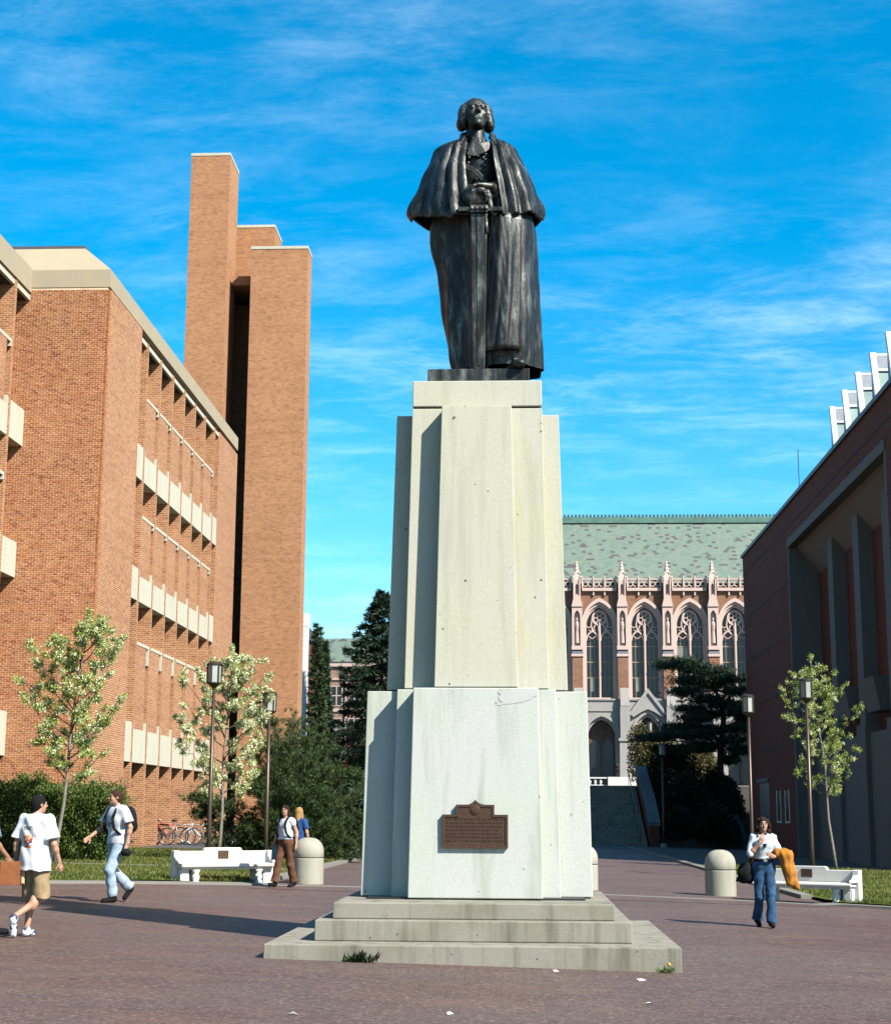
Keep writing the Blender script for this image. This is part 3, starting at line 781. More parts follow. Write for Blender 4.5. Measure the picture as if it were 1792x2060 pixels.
for k in range(K0, K1 + 2):
    xc = 10.9 + P * k - P / 2
    t = MB().box(xc - .72, xc + .72, LYF - 1.2, LYF + .2, 17.3, 23.4).build('buttress', MAT['library_brick'], lib)
    MB().box(xc - .85, xc + .85, LYF - 1.35, LYF + .1, 23.402, 23.75).build('offset_band', TC, t)
    MB().hexa([(xc - .78, LYF - 1.28, 23.752), (xc + .78, LYF - 1.28, 23.752), (xc + .78, LYF, 23.752), (xc - .78, LYF, 23.752)],
              [(xc - .7, LYF - .95, 24.35), (xc + .7, LYF - .95, 24.35), (xc + .7, LYF, 24.35), (xc - .7, LYF, 24.35)]).build('weathering', MAT['coping'], t)
    MB().box(xc - .8, xc + .8, LYF - 1.2, LYF + .1, 24.352, 24.9).build('offset_band', TC, t)
    # niche with a small figure under a canopy
    n_ = arch_wall(MB(), xc - .72, xc + .72, 24.902, 30.4, arch_pts(xc, .42, 29.0, 29.9, 5), LYF - 1.1, LYF - .55).build('niche', TC, t)
    MB().box(xc - .7, xc + .7, LYF - .548, LYF + .05, 24.902, 30.4).build('niche_back', TC, t)
    fg = MB().lathe([(.01, 25.3), (.3, 25.3), (.26, 26.3), (.2, 27.0), (.3, 27.8), (.26, 28.2), (.1, 28.35), (.16, 28.6), (.12, 28.85), (.01, 28.9)], 8, (xc, LYF - .75, 0))
    fg.build('niche_figure', TC, t)
    MB().prism([(xc - .78, 30.402), (xc + .78, 30.402), (xc + .5, 31.6), (xc, 32.2), (xc - .5, 31.6)], 'y', LYF - 1.25, LYF + .02).build('gablet', TC, t)
    pn = MB()
    arch_wall(pn, xc - .5, xc + .5, 31.2, 34.0, arch_pts(xc, .2, 33.2, 33.7, 4), LYF - .98, LYF - .5)
    pn.box(xc - .45, xc + .45, LYF - .498, LYF + .1, 31.2, 34.0)
    pn.hexa([(xc - .52, LYF - 1.0, 34.0), (xc + .52, LYF - 1.0, 34.0), (xc + .52, LYF + .1, 34.0), (xc - .52, LYF + .1, 34.0)],
            [(xc - .3, LYF - .75, 35.3), (xc + .3, LYF - .75, 35.3), (xc + .3, LYF - .15, 35.3), (xc - .3, LYF - .15, 35.3)])
    pn.lathe([(.01, 35.2), (.42, 35.25), (.3, 35.6), (.36, 35.75), (.22, 36.1), (.28, 36.25), (.14, 36.5), (.2, 36.62), (.04, 36.95)], 6, (xc, LYF - .45, 0))
    for sg in (-1, 1):
        pn.ball((xc + sg * .5, LYF - .9, 34.6), .17, 6, 4); pn.ball((xc + sg * .36, LYF - .8, 35.2), .15, 6, 4)
        pn.box(xc + sg * .42 - .09, xc + sg * .42 + .09, LYF - 1.12, LYF - .95, 31.4, 34.4)
    pn.build('pinnacle', TC, t)
# roof
RG = 45.2
MB().prism([(LYF + .5, 33.6), (LYF + .5, 33.9), (LYF + 9.5, RG - .9), (LYF + 18.5, 33.9), (LYF + 18.5, 33.6)], 'x', xa - .2, xb + .2).build('roof', MAT['slate'], lib)
rg = MB().box(xa - .2, xb + .2, LYF + 9.1, LYF + 9.9, RG - 1.0, RG - .1)
for i in range(int((xb - xa) / .55)):
    rg.lathe([(.12, RG - .1), (.2, RG + .1), (.2, RG + .28), (.02, RG + .42)], 5, (xa + .3 + i * .55, LYF + 9.5, 0))
rg.build('ridge_crest', MAT['copper'], lib)
MB().box(xa, xb, LYF + 1.4, LYF + 18, PZ, 33.5).build('main_block', MAT['library_brick'], lib)
# stone ground storey with pointed portals
PS = MAT['porch_stone']; PY = LYF - 2.6
dm = mat_plain('brown_portal_wood', (.16, .085, .05), .7)
for k in range(K0, K1 + 1):
    xc = 10.9 + P * k; x0, x1 = xc - P / 2, xc + P / 2
    portal = k in (1, 2, 3)
    hw, zs, za = (2.1, 12.2, 15.4) if portal else (2.15, 12.3, 15.0)
    arch_wall(MB(), x0, x1, PZ + .6, 17.2, arch_pts(xc, hw, zs, za), PY, PY + 1.0).build('porch_wall', PS, lib)
    MB().box(x0, x1, PY - .18, LYF + .5, 17.202, 17.42).build('porch_ledge', PS, lib)
    MB().box(x0, x1, PY - .14, PY - .002, 15.72, 15.95).build('porch_string', PS, lib)
    w = MB().box(x0 + .5, x1 - .5, PY + 1.7, PY + 1.9, PZ + .6, 16).build('portal', dm, lib)
    arch_ring(MB(), arch_pts(xc, hw + .02, zs, za + .03), arch_pts(xc, hw - .28, zs - .1, za - .4), PZ + .6, PY + .35, PY + 1.2).build('moulding', PS, w)
    arch_ring(MB(), arch_pts(xc, hw + .35, zs, za + .45), arch_pts(xc, hw + .02, zs, za + .02), 11.5, PY - .2, PY - .003).build('hood_moulding', PS, w)
    for sg in (-1, 1):
        MB().prism(arch_pts(xc + sg * .95, .75, 10.6, 12.0, 5) + [(xc + sg * .95 + .75, PZ + 2), (xc + sg * .95 - .75, PZ + 2)], 'y', PY + 1.62, PY + 1.698).build('pane', MAT['window'], w)
    tr = MB(); tr.torus((xc, PY + 1.6, 12.9), .6, .09, 'y', 14, 5); tr.box(xc - .13, xc + .13, PY + 1.45, PY + 1.69, PZ + .6, 12.3)
    tr.build('tracery', dm, w)
    if portal:
        g = MB()
        g.prism([(xc - 2.3, 15.2), (xc, 18.15), (xc + 2.3, 15.2), (xc + 2.0, 14.9), (xc + .9, 15.6), (xc, 16.0), (xc - .9, 15.6), (xc - 2.0, 14.9)], 'y', PY - .55, PY - .205)
        g.prism([(xc - 2.6, 15.4), (xc - 2.35, 15.1), (xc, 18.2), (xc + 2.35, 15.1), (xc + 2.6, 15.4), (xc, 18.85)], 'y', PY - .8, PY - .2)
        g.build('portal_gable', PS, w)
for k in range(K0, K1 + 2):
    xc = 10.9 + P * k - P / 2
    pr = MB()
    pr.hexa([(xc - .85, PY - 1.6, PZ + .6), (xc + .85, PY - 1.6, PZ + .6), (xc + .85, PY - .004, PZ + .6), (xc - .85, PY - .004, PZ + .6)],
            [(xc - .8, PY - 1.5, 11.6), (xc + .8, PY - 1.5, 11.6), (xc + .8, PY - .004, 11.6), (xc - .8, PY - .004, 11.6)])
    pr.box(xc - .95, xc + .95, PY - 1.7, PY - .01, 11.602, 12.0)
    pr.box(xc - .66, xc + .66, PY - 1.1, PY - .006, 12.002, 16.4)
    pr.prism([(PY - 1.15, 16.402), (PY - .01, 16.402), (PY - .01, 18.6), (PY - .5, 18.9), (PY - .75, 18.0)], 'x', xc - .6, xc + .6)
    pr.build('porch_buttress', PS, lib)
ts = thing('library_terrace', 'pale stone terrace steps and balustrade at the library doors', 'terrace', (16, 213, PZ))
for i in range(6):
    MB().box(-6, 42, 212.5 + i * .5, PY + .2, PZ + .002 + i * .33, PZ + (i + 1) * .33).build('step', PS, ts)
for x in [4.6 + i * .72 for i in range(9)]:
    MB().lathe([(.12, 0), (.12, .1), (.2, .35), (.1, .7), (.14, .8)], 6, (x, 212.6, 5.64)).build('baluster', MAT['white_stone'], ts)
MB().box(4.0, 11.2, 212.35, 212.85, 6.44, 6.62).build('rail', MAT['white_stone'], ts)
MB().box(4.0, 11.2, 212.3, 212.9, PZ, 5.64).build('plinth', MAT['white_stone'], ts)
MB().box(11.3, 15.0, 211.8, 213.0, PZ, 6.65).build('pedestal', MAT['white_stone'], ts)

# ------------------------------------------------------------------ distant brick hall left of the monument
fh = thing('distant_hall', 'far pink brick hall with arched windows under a grey-green roof', 'building', (-24, 235, PZ))
ra = math.radians(-5)
def FH(u, d, z): return (-26 + u * math.cos(ra) - d * math.sin(ra), 235 + u * math.sin(ra) + d * math.cos(ra), z)
def fbox(u0, u1, d0, d1, z0, z1):
    m = MB(); q = [(u0, d0), (u1, d0), (u1, d1), (u0, d1)]
    return m.hexa([FH(a, b, z0) for a, b in q], [FH(a, b, z1) for a, b in q])
pk = mat_brick('pink_brick', (.46, .27, .21), (.36, .19, .14), (.5, .38, .3), bw=.5, rh=.2, ms=.03)
fbox(-14, 20, 0, 14, PZ, 24).build('wall', pk, fh)
m = MB(); m.hexa([FH(-14.4, -.5, 24), FH(20.4, -.5, 24), FH(20.4, 14.5, 24), FH(-14.4, 14.5, 24)], [FH(-12, 5, 28.1), FH(18, 5, 28.1), FH(18, 9, 28.1), FH(-12, 9, 28.1)])
m.build('roof', MAT['slate'], fh)
fbox(-14.2, 20.2, -.35, -.003, 23.3, 23.99).build('cornice', TC, fh)
fbox(-14.2, 20.2, -.2, -.003, 21.3, 21.6).build('string_course', TC, fh)
fbox(-14.2, 20.2, -.2, -.003, 16.6, 17.0).build('string_course', TC, fh)
for i in range(12):
    u = -12.5 + i * 2.7
    fbox(u - 1.25, u - 1.0, -.3, -.003, 12, 23.3).build('pilaster', TC, fh)
    for (z0, z1) in ((17.4, 20.4), (12.2, 15.6)):
        w = fbox(u - .75, u + .95, -.06, -.004, z0, z1).build('window', MAT['window'], fh)
        fr = MB()
        for q in (-.8, .05, .9): 
            a = [FH(u + q, -.1, z0), FH(u + q + .14, -.1, z0), FH(u + q + .14, -.05, z0), FH(u + q, -.05, z0)]
            fr.hexa(a, [(p[0], p[1], z1) for p in a])
        for z in (z0, (z0 + z1) / 2, z1 - .1):
            a = [FH(u - .8, -.1, z), FH(u + 1.0, -.1, z), FH(u + 1.0, -.05, z), FH(u - .8, -.05, z)]
            fr.hexa(a, [(p[0], p[1], p[2] + .14) for p in a])
        fr.build('frame', TC, w)
# ------------------------------------------------------------------ monument: stepped base and pedestal
cx, cy = PC
ped = thing('pedestal', 'tall battered pale stone pedestal on three broad steps carrying the bronze statue', 'pedestal', (cx, cy, 0))
def slab(hx, d0, d1, z0, z1, hx2=None, dd0=None, dd1=None):
    """block centred on the monument axis; given half width and front/back depth, tapering upward"""
    hx2 = hx if hx2 is None else hx2; dd0 = d0 if dd0 is None else dd0; dd1 = d1 if dd1 is None else dd1
    return MB().hexa([(cx - hx, cy + d0, z0), (cx + hx, cy + d0, z0), (cx + hx, cy + d1, z0), (cx - hx, cy + d1, z0)],
                     [(cx - hx2, cy + dd0, z1), (cx + hx2, cy + dd0, z1), (cx + hx2, cy + dd1, z1), (cx - hx2, cy + dd1, z1)])
slab(2.275, -2.28, 2.28, -.35, .2).build('step', MAT['stone_step'], ped, bevel=.012)
slab(1.78, -1.79, 1.79, .202, .432).build('step', MAT['stone_step'], ped, bevel=.012)
slab(1.60, -1.60, 1.60, .434, .613).build('step', MAT['stone_step'], ped, bevel=.012)
Z1, Z2, Z3 = 3.115, 6.69, 7.075
# lower tier: core, wide side slabs, front and back slabs
slab(1.018, -.62, .62, .63, Z1, .972, -.60, .60).build('lower_core', MAT['stone_low'], ped, bevel=.01)
slab(1.408, -.36, .36, .63, Z1 - .004, 1.365, -.345, .345).build('lower_side_slab', MAT['stone_low'], ped, bevel=.01)
slab(.80, -.87, .87, .63, Z1 + .003, .758, -.83, .83).build('lower_front_slab', MAT['stone_low'], ped, bevel=.012)
slab(1.30, -.8, .8, .60, .632).build('bed_joint', MAT['black'], ped)
# upper tier
slab(.892, -.49, .49, Z1 + .02, Z2 + .02, .828, -.462, .462).build('upper_core', MAT['stone_up'], ped, bevel=.008)
slab(1.13, -.235, .235, Z1 + .02, Z2 - .01, 1.045, -.22, .22).build('upper_side_slab', MAT['stone_up'], ped, bevel=.008)
slab(.508, -.74, .74, Z1 + .02, Z2, .44, -.69, .69).build('upper_front_slab', MAT['stone_up'], ped, bevel=.008)
slab(.86, -.44, .44, Z1 - .02, Z1 + .022).build('bed_joint', MAT['black'], ped)
slab(.80, -.42, .42, Z2 + .02, Z2 + .046).build('bed_joint', MAT['black'], ped)
slab(.826, -.475, .70, Z2 + .045, Z3).build('cap', MAT['stone_up'], ped, bevel=.012)
# pale repair patch near the top edge of the lower front slab
rp = random.Random(5)
pp_ = [(cx + .42 + (.21 + rp.uniform(-.05, .05)) * math.cos(a) + .1 * math.cos(2 * a), 3.0 + (.075 + rp.uniform(-.02, .02)) * math.sin(a) + .02 * math.cos(a)) for a in [2 * math.pi * i / 22 for i in range(22)]]
yp = cy - .833
MB().prism(pp_, 'y', yp - .004, yp + .03).build('repair_patch', mat_concrete('white_patch_mortar', (.62, .62, .60), (.8, .8, .8), .3, .4), ped)
# bronze tablet
br, n, l, b = new_mat('brown_bronze_tablet')
v = coords(n, l)
l.new(ramp(n, l, noise(n, l, v, 16, 5, .7), [(.3, (.085, .045, .028)), (.55, (.15, .072, .042)), (.75, (.10, .085, .055))]), b.inputs['Base Color'])
setv(b, Roughness=.55, Metallic=.55)
bump(n, l, b, noise(n, l, v, 90, 3), .3, .004)
MAT['tablet'] = br
yf = cy - .862
tb = thing('bronze_tablet', 'brown bronze tablet with peaked top fixed to the front of the pedestal', 'plaque', (cx, yf, 1.2))
def tab_poly(e):
    p = [(-.393 + e, 1.215 + e), (.389 - e, 1.215 + e), (.389 - e, 1.606 - e), (.226 - e, 1.606 - e), (.226 - e, 1.722 - e)]
    for i in range(6): t = i / 5; p.append((.11 - e * .5 - .11 * t, 1.722 - e + .058 * t ** 2.2))
    for i in range(1, 6): t = 1 - i / 5; p.append((-(.11 - e * .5 - .11 * t), 1.722 - e + .058 * t ** 2.2))
    p += [(-.228 + e, 1.722 - e), (-.228 + e, 1.606 - e), (-.393 + e, 1.606 - e)]
    return [(cx + x, z) for x, z in p]
MB().prism(tab_poly(0), 'y', yf - .035, yf + .02).build('plate', MAT['tablet'], tb, bevel=.006)
fr = MB()
po, pi_ = tab_poly(0), tab_poly(.028)
nn = len(po)
for i in range(nn):
    j = (i + 1) % nn
    fr.add([(po[i][0], yf - .045, po[i][1]), (po[j][0], yf - .045, po[j][1]), (pi_[j][0], yf - .045, pi_[j][1]), (pi_[i][0], yf - .045, pi_[i][1]),
            (po[i][0], yf - .034, po[i][1]), (po[j][0], yf - .034, po[j][1]), (pi_[j][0], yf - .034, pi_[j][1]), (pi_[i][0], yf - .034, pi_[i][1])],
           [(0, 1, 2, 3), (0, 4, 5, 1), (3, 2, 6, 7)])
fr.build('raised_border', MAT['tablet'], tb)
MB().lathe([(.001, 0), (.062, 0), (.06, .008), (.045, .012), (.02, .02), (.001, .022)], 16).mesh
se = MB().lathe([(.001, 0), (.062, 0), (.062, .008), (.05, .009), (.045, .014), (.001, .016)], 18)
se.v = [(cx + x, yf - .035 - z, 1.665 + y) for x, y, z in se.v]
se.build('seal', MAT['tablet'], tb)
# rows of small raised lettering, too worn to read
lr = random.Random(3)
rows = MB()
for r in range(7):
    z = 1.545 - r * .042
    x = -.345
    while x < .335:
        w = lr.uniform(.012, .05)
        if x + w > .345: break
        q = x
        while q < x + w:
            rows.box(cx + q, cx + q + .008, yf - .0395, yf - .036, z, z + .02 + lr.uniform(-.003, .003)); q += .0125
        x += w + .016
rows.build('worn_lettering', MAT['tablet'], tb)
# ------------------------------------------------------------------ smooth bodies from blended volumes
class SDF:
    def __init__(s, lo, hi, res):
        s.lo = np.array(lo, float); s.res = res
        s.n = np.ceil((np.array(hi, float) - s.lo) / res).astype(int) + 1
        s.ax = [s.lo[i] + res * np.arange(s.n[i]) for i in range(3)]
        s.F = np.full(s.n, .5, dtype=np.float32)
    def region(s, lo, hi):
        a = np.clip(np.floor((np.array(lo) - s.lo) / s.res).astype(int), 0, s.n)
        b = np.clip(np.ceil((np.array(hi) - s.lo) / s.res).astype(int) + 1, 0, s.n)
        return tuple(slice(a[i], b[i]) for i in range(3))
    def pts(s, sl):
        return [s.ax[0][sl[0]][:, None, None], s.ax[1][sl[1]][None, :, None], s.ax[2][sl[2]][None, None, :]]
    def put(s, fn, lo, hi, k, sub=False):
        m = max(k, s.res) * 1.6 + s.res * 2
        sl = s.region(np.array(lo) - m, np.array(hi) + m)
        if any(q.stop <= q.start for q in sl): return s
        d = fn(*s.pts(sl)); F = s.F[sl]
        if sub:
            d = -d; h = np.clip(.5 - .5 * (F - d) / k, 0, 1) if k > 0 else (d > F) * 1.
            s.F[sl] = F * (1 - h) + d * h + k * h * (1 - h)
        else:
            h = np.clip(.5 + .5 * (F - d) / k, 0, 1) if k > 0 else (d < F) * 1.
            s.F[sl] = F * (1 - h) + d * h - k * h * (1 - h)
        return s
    def cap(s, a, b, ra, rb=None, k=.02, sub=False):
        rb = ra if rb is None else rb
        a, b = np.array(a, float), np.array(b, float); ab = b - a; L = max(ab @ ab, 1e-9)
        def fn(x, y, z):
            t = np.clip(((x - a[0]) * ab[0] + (y - a[1]) * ab[1] + (z - a[2]) * ab[2]) / L, 0, 1)
            return np.sqrt((x - a[0] - t * ab[0]) ** 2 + (y - a[1] - t * ab[1]) ** 2 + (z - a[2] - t * ab[2]) ** 2) - (ra + (rb - ra) * t)
        r = max(ra, rb)
        return s.put(fn, np.minimum(a, b) - r, np.maximum(a, b) + r, k, sub)
    def cone(s, a, b, ra, rb, k=.02, sub=False, flat=1.0):
        """tapered limb of cloth with flat ends; flat < 1 squeezes it front to back"""
        a, b = np.array(a, float), np.array(b, float); ab = b - a; L = math.sqrt(ab @ ab); u = ab / L
        def fn(x, y, z):
            t = (x - a[0]) * u[0] + (y - a[1]) * u[1] + (z - a[2]) * u[2]
            q = np.clip(t / L, 0, 1)
            d = np.sqrt((x - a[0] - t * u[0]) ** 2 + ((y - a[1] - t * u[1]) / flat) ** 2 + (z - a[2] - t * u[2]) ** 2) - (ra + (rb - ra) * q)
            return np.maximum(d * min(1, flat), np.maximum(t - L, -t))
        r = max(ra, rb)
        return s.put(fn, np.minimum(a, b) - r, np.maximum(a, b) + r, k, sub)
    def ell(s, c, r, k=.02, sub=False, rot=None):
        c, r = np.array(c, float), np.array(r, float)
        R = np.array(rot.to_3x3().transposed()) if rot is not None else None
        def fn(x, y, z):
            x, y, z = x - c[0], y - c[1], z - c[2]
            if R is not None: x, y, z = (R[0][0] * x + R[0][1] * y + R[0][2] * z, R[1][0] * x + R[1][1] * y + R[1][2] * z, R[2][0] * x + R[2][1] * y + R[2][2] * z)
            k0 = np.sqrt((x / r[0]) ** 2 + (y / r[1]) ** 2 + (z / r[2]) ** 2)
            k1 = np.sqrt((x / r[0] ** 2) ** 2 + (y / r[1] ** 2) ** 2 + (z / r[2] ** 2) ** 2)
            return k0 * (k0 - 1) / np.maximum(k1, 1e-6)
        m = max(r)
        return s.put(fn, c - m, c + m, k, sub)
    def half(s, n, d, k=.005):
        """keep only the side where n.p < d"""
        def fn(x, y, z): return -(n[0] * x + n[1] * y + n[2] * z - d)
        return s.put(fn, s.lo, s.lo + s.res * s.n, k, True)
    def wrinkle(s, amp, fx, fy, fz, ph=0.):
        x, y, z = s.pts((slice(None),) * 3)
        s.F += (amp * (np.sin(fx * x + 3.1 * np.sin(.31 * fz * z + ph) + ph) * np.sin(fy * y + fz * z + 2.0 * np.sin(.6 * fx * x)) +
                       .6 * np.sin(1.9 * fz * z + 1.3 * fx * x + ph * 2) * np.cos(1.7 * fy * y + ph))).astype(np.float32)
        return s
    def mesh(s, name, mat, tf=None):
        F = s.F; S = F < 0
        F[0], F[-1], F[:, 0], F[:, -1], F[:, :, 0], F[:, :, -1] = [.1] * 6
        S = F < 0
        nx, ny, nz = [q - 1 for q in s.n]
        acc = np.zeros((nx, ny, nz, 3), np.float32); cnt = np.zeros((nx, ny, nz), np.float32)
        corner = lambda A, i, j, k: A[i:i + nx, j:j + ny, k:k + nz]
        for ax in range(3):
            o = [q for q in range(3) if q != ax]
            for p in (0, 1):
                for q in (0, 1):
                    c0 = [0, 0, 0]; c0[o[0]] = p; c0[o[1]] = q; c1 = list(c0); c1[ax] = 1
                    f0, f1 = corner(F, *c0), corner(F, *c1)
                    m = corner(S, *c0) != corner(S, *c1)
                    t = np.where(m, f0 / np.where(m, f0 - f1, 1), 0)
                    for d in range(3):
                        acc[..., d] += np.where(m, (t if d == ax else c0[d]), 0)
                    cnt += m
        act = cnt > 0
        idx = np.full(act.shape, -1, int); idx[act] = np.arange(act.sum())
        cells = np.argwhere(act)
        V = (cells + acc[act] / cnt[act][:, None]) * s.res + s.lo
        Q = []
        for ax in range(3):
            o = [q for q in range(3) if q != ax]
            sl0 = [slice(1, -1)] * 3; sl0[ax] = slice(0, -1); sl1 = list(sl0); sl1[ax] = slice(1, None)
            a, b = S[tuple(sl0)], S[tuple(sl1)]
            e = np.argwhere(a != b)
            if not len(e): continue
            base = e.copy(); base[:, o[0]] += 1; base[:, o[1]] += 1
            q = []
            for (p, r) in ((0, 0), (1, 0), (1, 1), (0, 1)):
                w = base.copy(); w[:, o[0]] -= p; w[:, o[1]] -= r
                q.append(idx[w[:, 0], w[:, 1], w[:, 2]])
            q = np.stack(q, 1)
            flip = a[tuple(e.T)] ^ (ax == 1)
            q[~flip] = q[~flip][:, ::-1]
            Q.append(q)
        Q = np.concatenate(Q); Q = Q[(Q >= 0).all(1)]
        me = bpy.data.meshes.new(name)
        if tf is not None: V = tf(V)
        me.vertices.add(len(V)); me.vertices.foreach_set('co', V.astype(np.float32).ravel())
        me.loops.add(len(Q) * 4); me.loops.foreach_set('vertex_index', Q.ravel().astype(np.int32))
        me.polygons.add(len(Q)); me.polygons.foreach_set('loop_start', np.arange(0, len(Q) * 4, 4, dtype=np.int32))
        me.polygons.foreach_set('use_smooth', np.ones(len(Q), bool))
        me.update(calc_edges=True)
        me.materials.append(mat)
        return me
    def build(s, name, mat, parent):
        o = bpy.data.objects.new(name, s.mesh(name, mat)); COL.objects.link(o); o.parent = parent; return o

def np_mesh(name, V, faces4, mat, smooth=False):
    """quads (n x 4 index array) or triangles (n x 3)"""
    k = faces4.shape[1]
    me = bpy.data.meshes.new(name)
    me.vertices.add(len(V)); me.vertices.foreach_set('co', np.asarray(V, np.float32).ravel())
    me.loops.add(len(faces4) * k); me.loops.foreach_set('vertex_index', faces4.ravel().astype(np.int32))
    me.polygons.add(len(faces4)); me.polygons.foreach_set('loop_start', np.arange(0, len(faces4) * k, k, dtype=np.int32))
    if smooth: me.polygons.foreach_set('use_smooth', np.ones(len(faces4), bool))
    me.update(calc_edges=True)
    if mat: me.materials.append(mat)
    return me

def face_sdf(s, c, q, sc=1., fem=False, rot=None):
    """head round centre c (between the eyes and ears); q(x, y, z) turns head axes (x right, y forward, z up) into place"""
    K = .02 * sc
    s.ell(q(0, -.012, .025), [.076 * sc, .096 * sc, .092 * sc], K, rot=rot)
    s.ell(q(0, .026, -.045), [.057 * sc, .062 * sc, .068 * sc], .03 * sc, rot=rot)
    s.ell(q(0, .066, -.088), [.024 * sc, .02 * sc, .02 * sc], .016 * sc, rot=rot)          # chin
    for g in (-1, 1):
        s.ell(q(g * .036, .062, -.022), [.022 * sc, .02 * sc, .02 * sc], .018 * sc, rot=rot)    # cheek
        s.ell(q(g * .031, .096, .012), [.019 * sc, .018 * sc, .012 * sc], .008 * sc, True, rot=rot)  # eye socket
        s.cap(q(g * .012, .086, .031), q(g * .05, .07, .03), .0085 * sc, .007 * sc, .01 * sc)   # brow
        s.ell(q(g * .031, .079, .011), [.0125 * sc] * 3, .003 * sc, rot=rot)               # eye
        s.ell(q(g * .078, -.008, .0), [.009 * sc, .02 * sc, .031 * sc], .006 * sc, rot=rot)     # ear
    s.cap(q(0, .086, .022), q(0, .108, -.018), .0085 * sc, .012 * sc, .008 * sc)           # nose
    for g in (-1, 1): s.cap(q(g * .009, .094, -.022), q(g * .009, .096, -.02), .0085 * sc, .0085 * sc, .006 * sc)
    s.cap(q(-.018, .083, -.05), q(.018, .083, -.05), .0065 * sc, .0065 * sc, .006 * sc)     # lips
    s.cap(q(-.015, .081, -.061), q(.015, .081, -.061), .0075 * sc, .0075 * sc, .006 * sc)
    s.cap(q(-.02, .094, -.0555), q(.02, .094, -.0555), .003 * sc, .003 * sc, .003 * sc, True)

def hand_sdf(s, wrist, direction, palm_n, thumb_side, sc=1., curl=.5, k=.006):
    """palm and five bent fingers; palm_n points out of the palm, fingers curl towards it"""
    d = np.array(direction, float); d /= np.linalg.norm(d)
    nrm = np.array(palm_n, float); nrm -= d * (nrm @ d); nrm /= np.linalg.norm(nrm)
    w = np.cross(d, nrm) * thumb_side
    W = np.array(wrist, float)
    for t in (-.026, -.009, .009, .026):
        s.cap(W + d * .012 * sc + w * t * .7 * sc, W + d * .078 * sc + w * t * sc, .014 * sc, .0125 * sc, .01 * sc)
    for i, (t, L) in enumerate(((.029, .072), (.0095, .082), (-.0105, .076), (-.0295, .058))):
        p = W + d * .082 * sc + w * t * sc; a = 0.
        for j, fr in enumerate((.45, .32, .25)):
            a += curl * (.5, .95, .8)[j]
            e = p + (d * math.cos(a) + nrm * math.sin(a) + w * t * .6) * L * fr * sc
            s.cap(p, e, (.0092, .0085, .0078)[j] * sc, (.0085, .0078, .007)[j] * sc, .003 * sc); p = e
    p = W + d * .02 * sc + w * .028 * sc
    for j, L in enumerate((.04, .032, .026)):
        e = p + (d * .72 + w * (.72 - .35 * j) + nrm * (.25 + .3 * curl)) * L * sc
        s.cap(p, e, (.014, .011, .0095)[j] * sc, (.011, .0095, .008)[j] * sc, .006 * sc); p = e

# ------------------------------------------------------------------ bronze statue
br, n, l, b = new_mat('weathered_dark_bronze')
v = coords(n, l)
st1 = noise(n, l, v, 3.0, 7, .7, (2.2, 2.2, .55))
st2 = noise(n, l, v, 9, 6, .72, (1.5, 1.5, .8))
col = ramp(n, l, st1, [(.38, (.010, .011, .011)), (.52, (.030, .032, .030)), (.64, (.15, .155, .135)), (.78, (.46, .47, .39))])
col = mixc(n, l, ramp(n, l, st2, [(.45, (0, 0, 0)), (.75, (.55,) * 3)]), col, (.028, .029, .027))
l.new(col, b.inputs['Base Color'])
l.new(ramp(n, l, st2, [(.3, (.36,) * 3), (.7, (.58,) * 3)]), b.inputs['Roughness'])
setv(b, Metallic=.62)
bump(n, l, b, st2, .22, .03)
MAT['bronze'] = br
PT = 7.25
stx = cx + .015
statue = local('statue', 'dark bronze statue of a cloaked standing figure resting both hands on a sword', 'statue', (stx, cy + .08, PT), 0)
BZM = MAT['bronze']
pln = MB().box(-.655, .655, -.50, .60, -.173, 0).build('plinth', BZM, statue, bevel=.008)

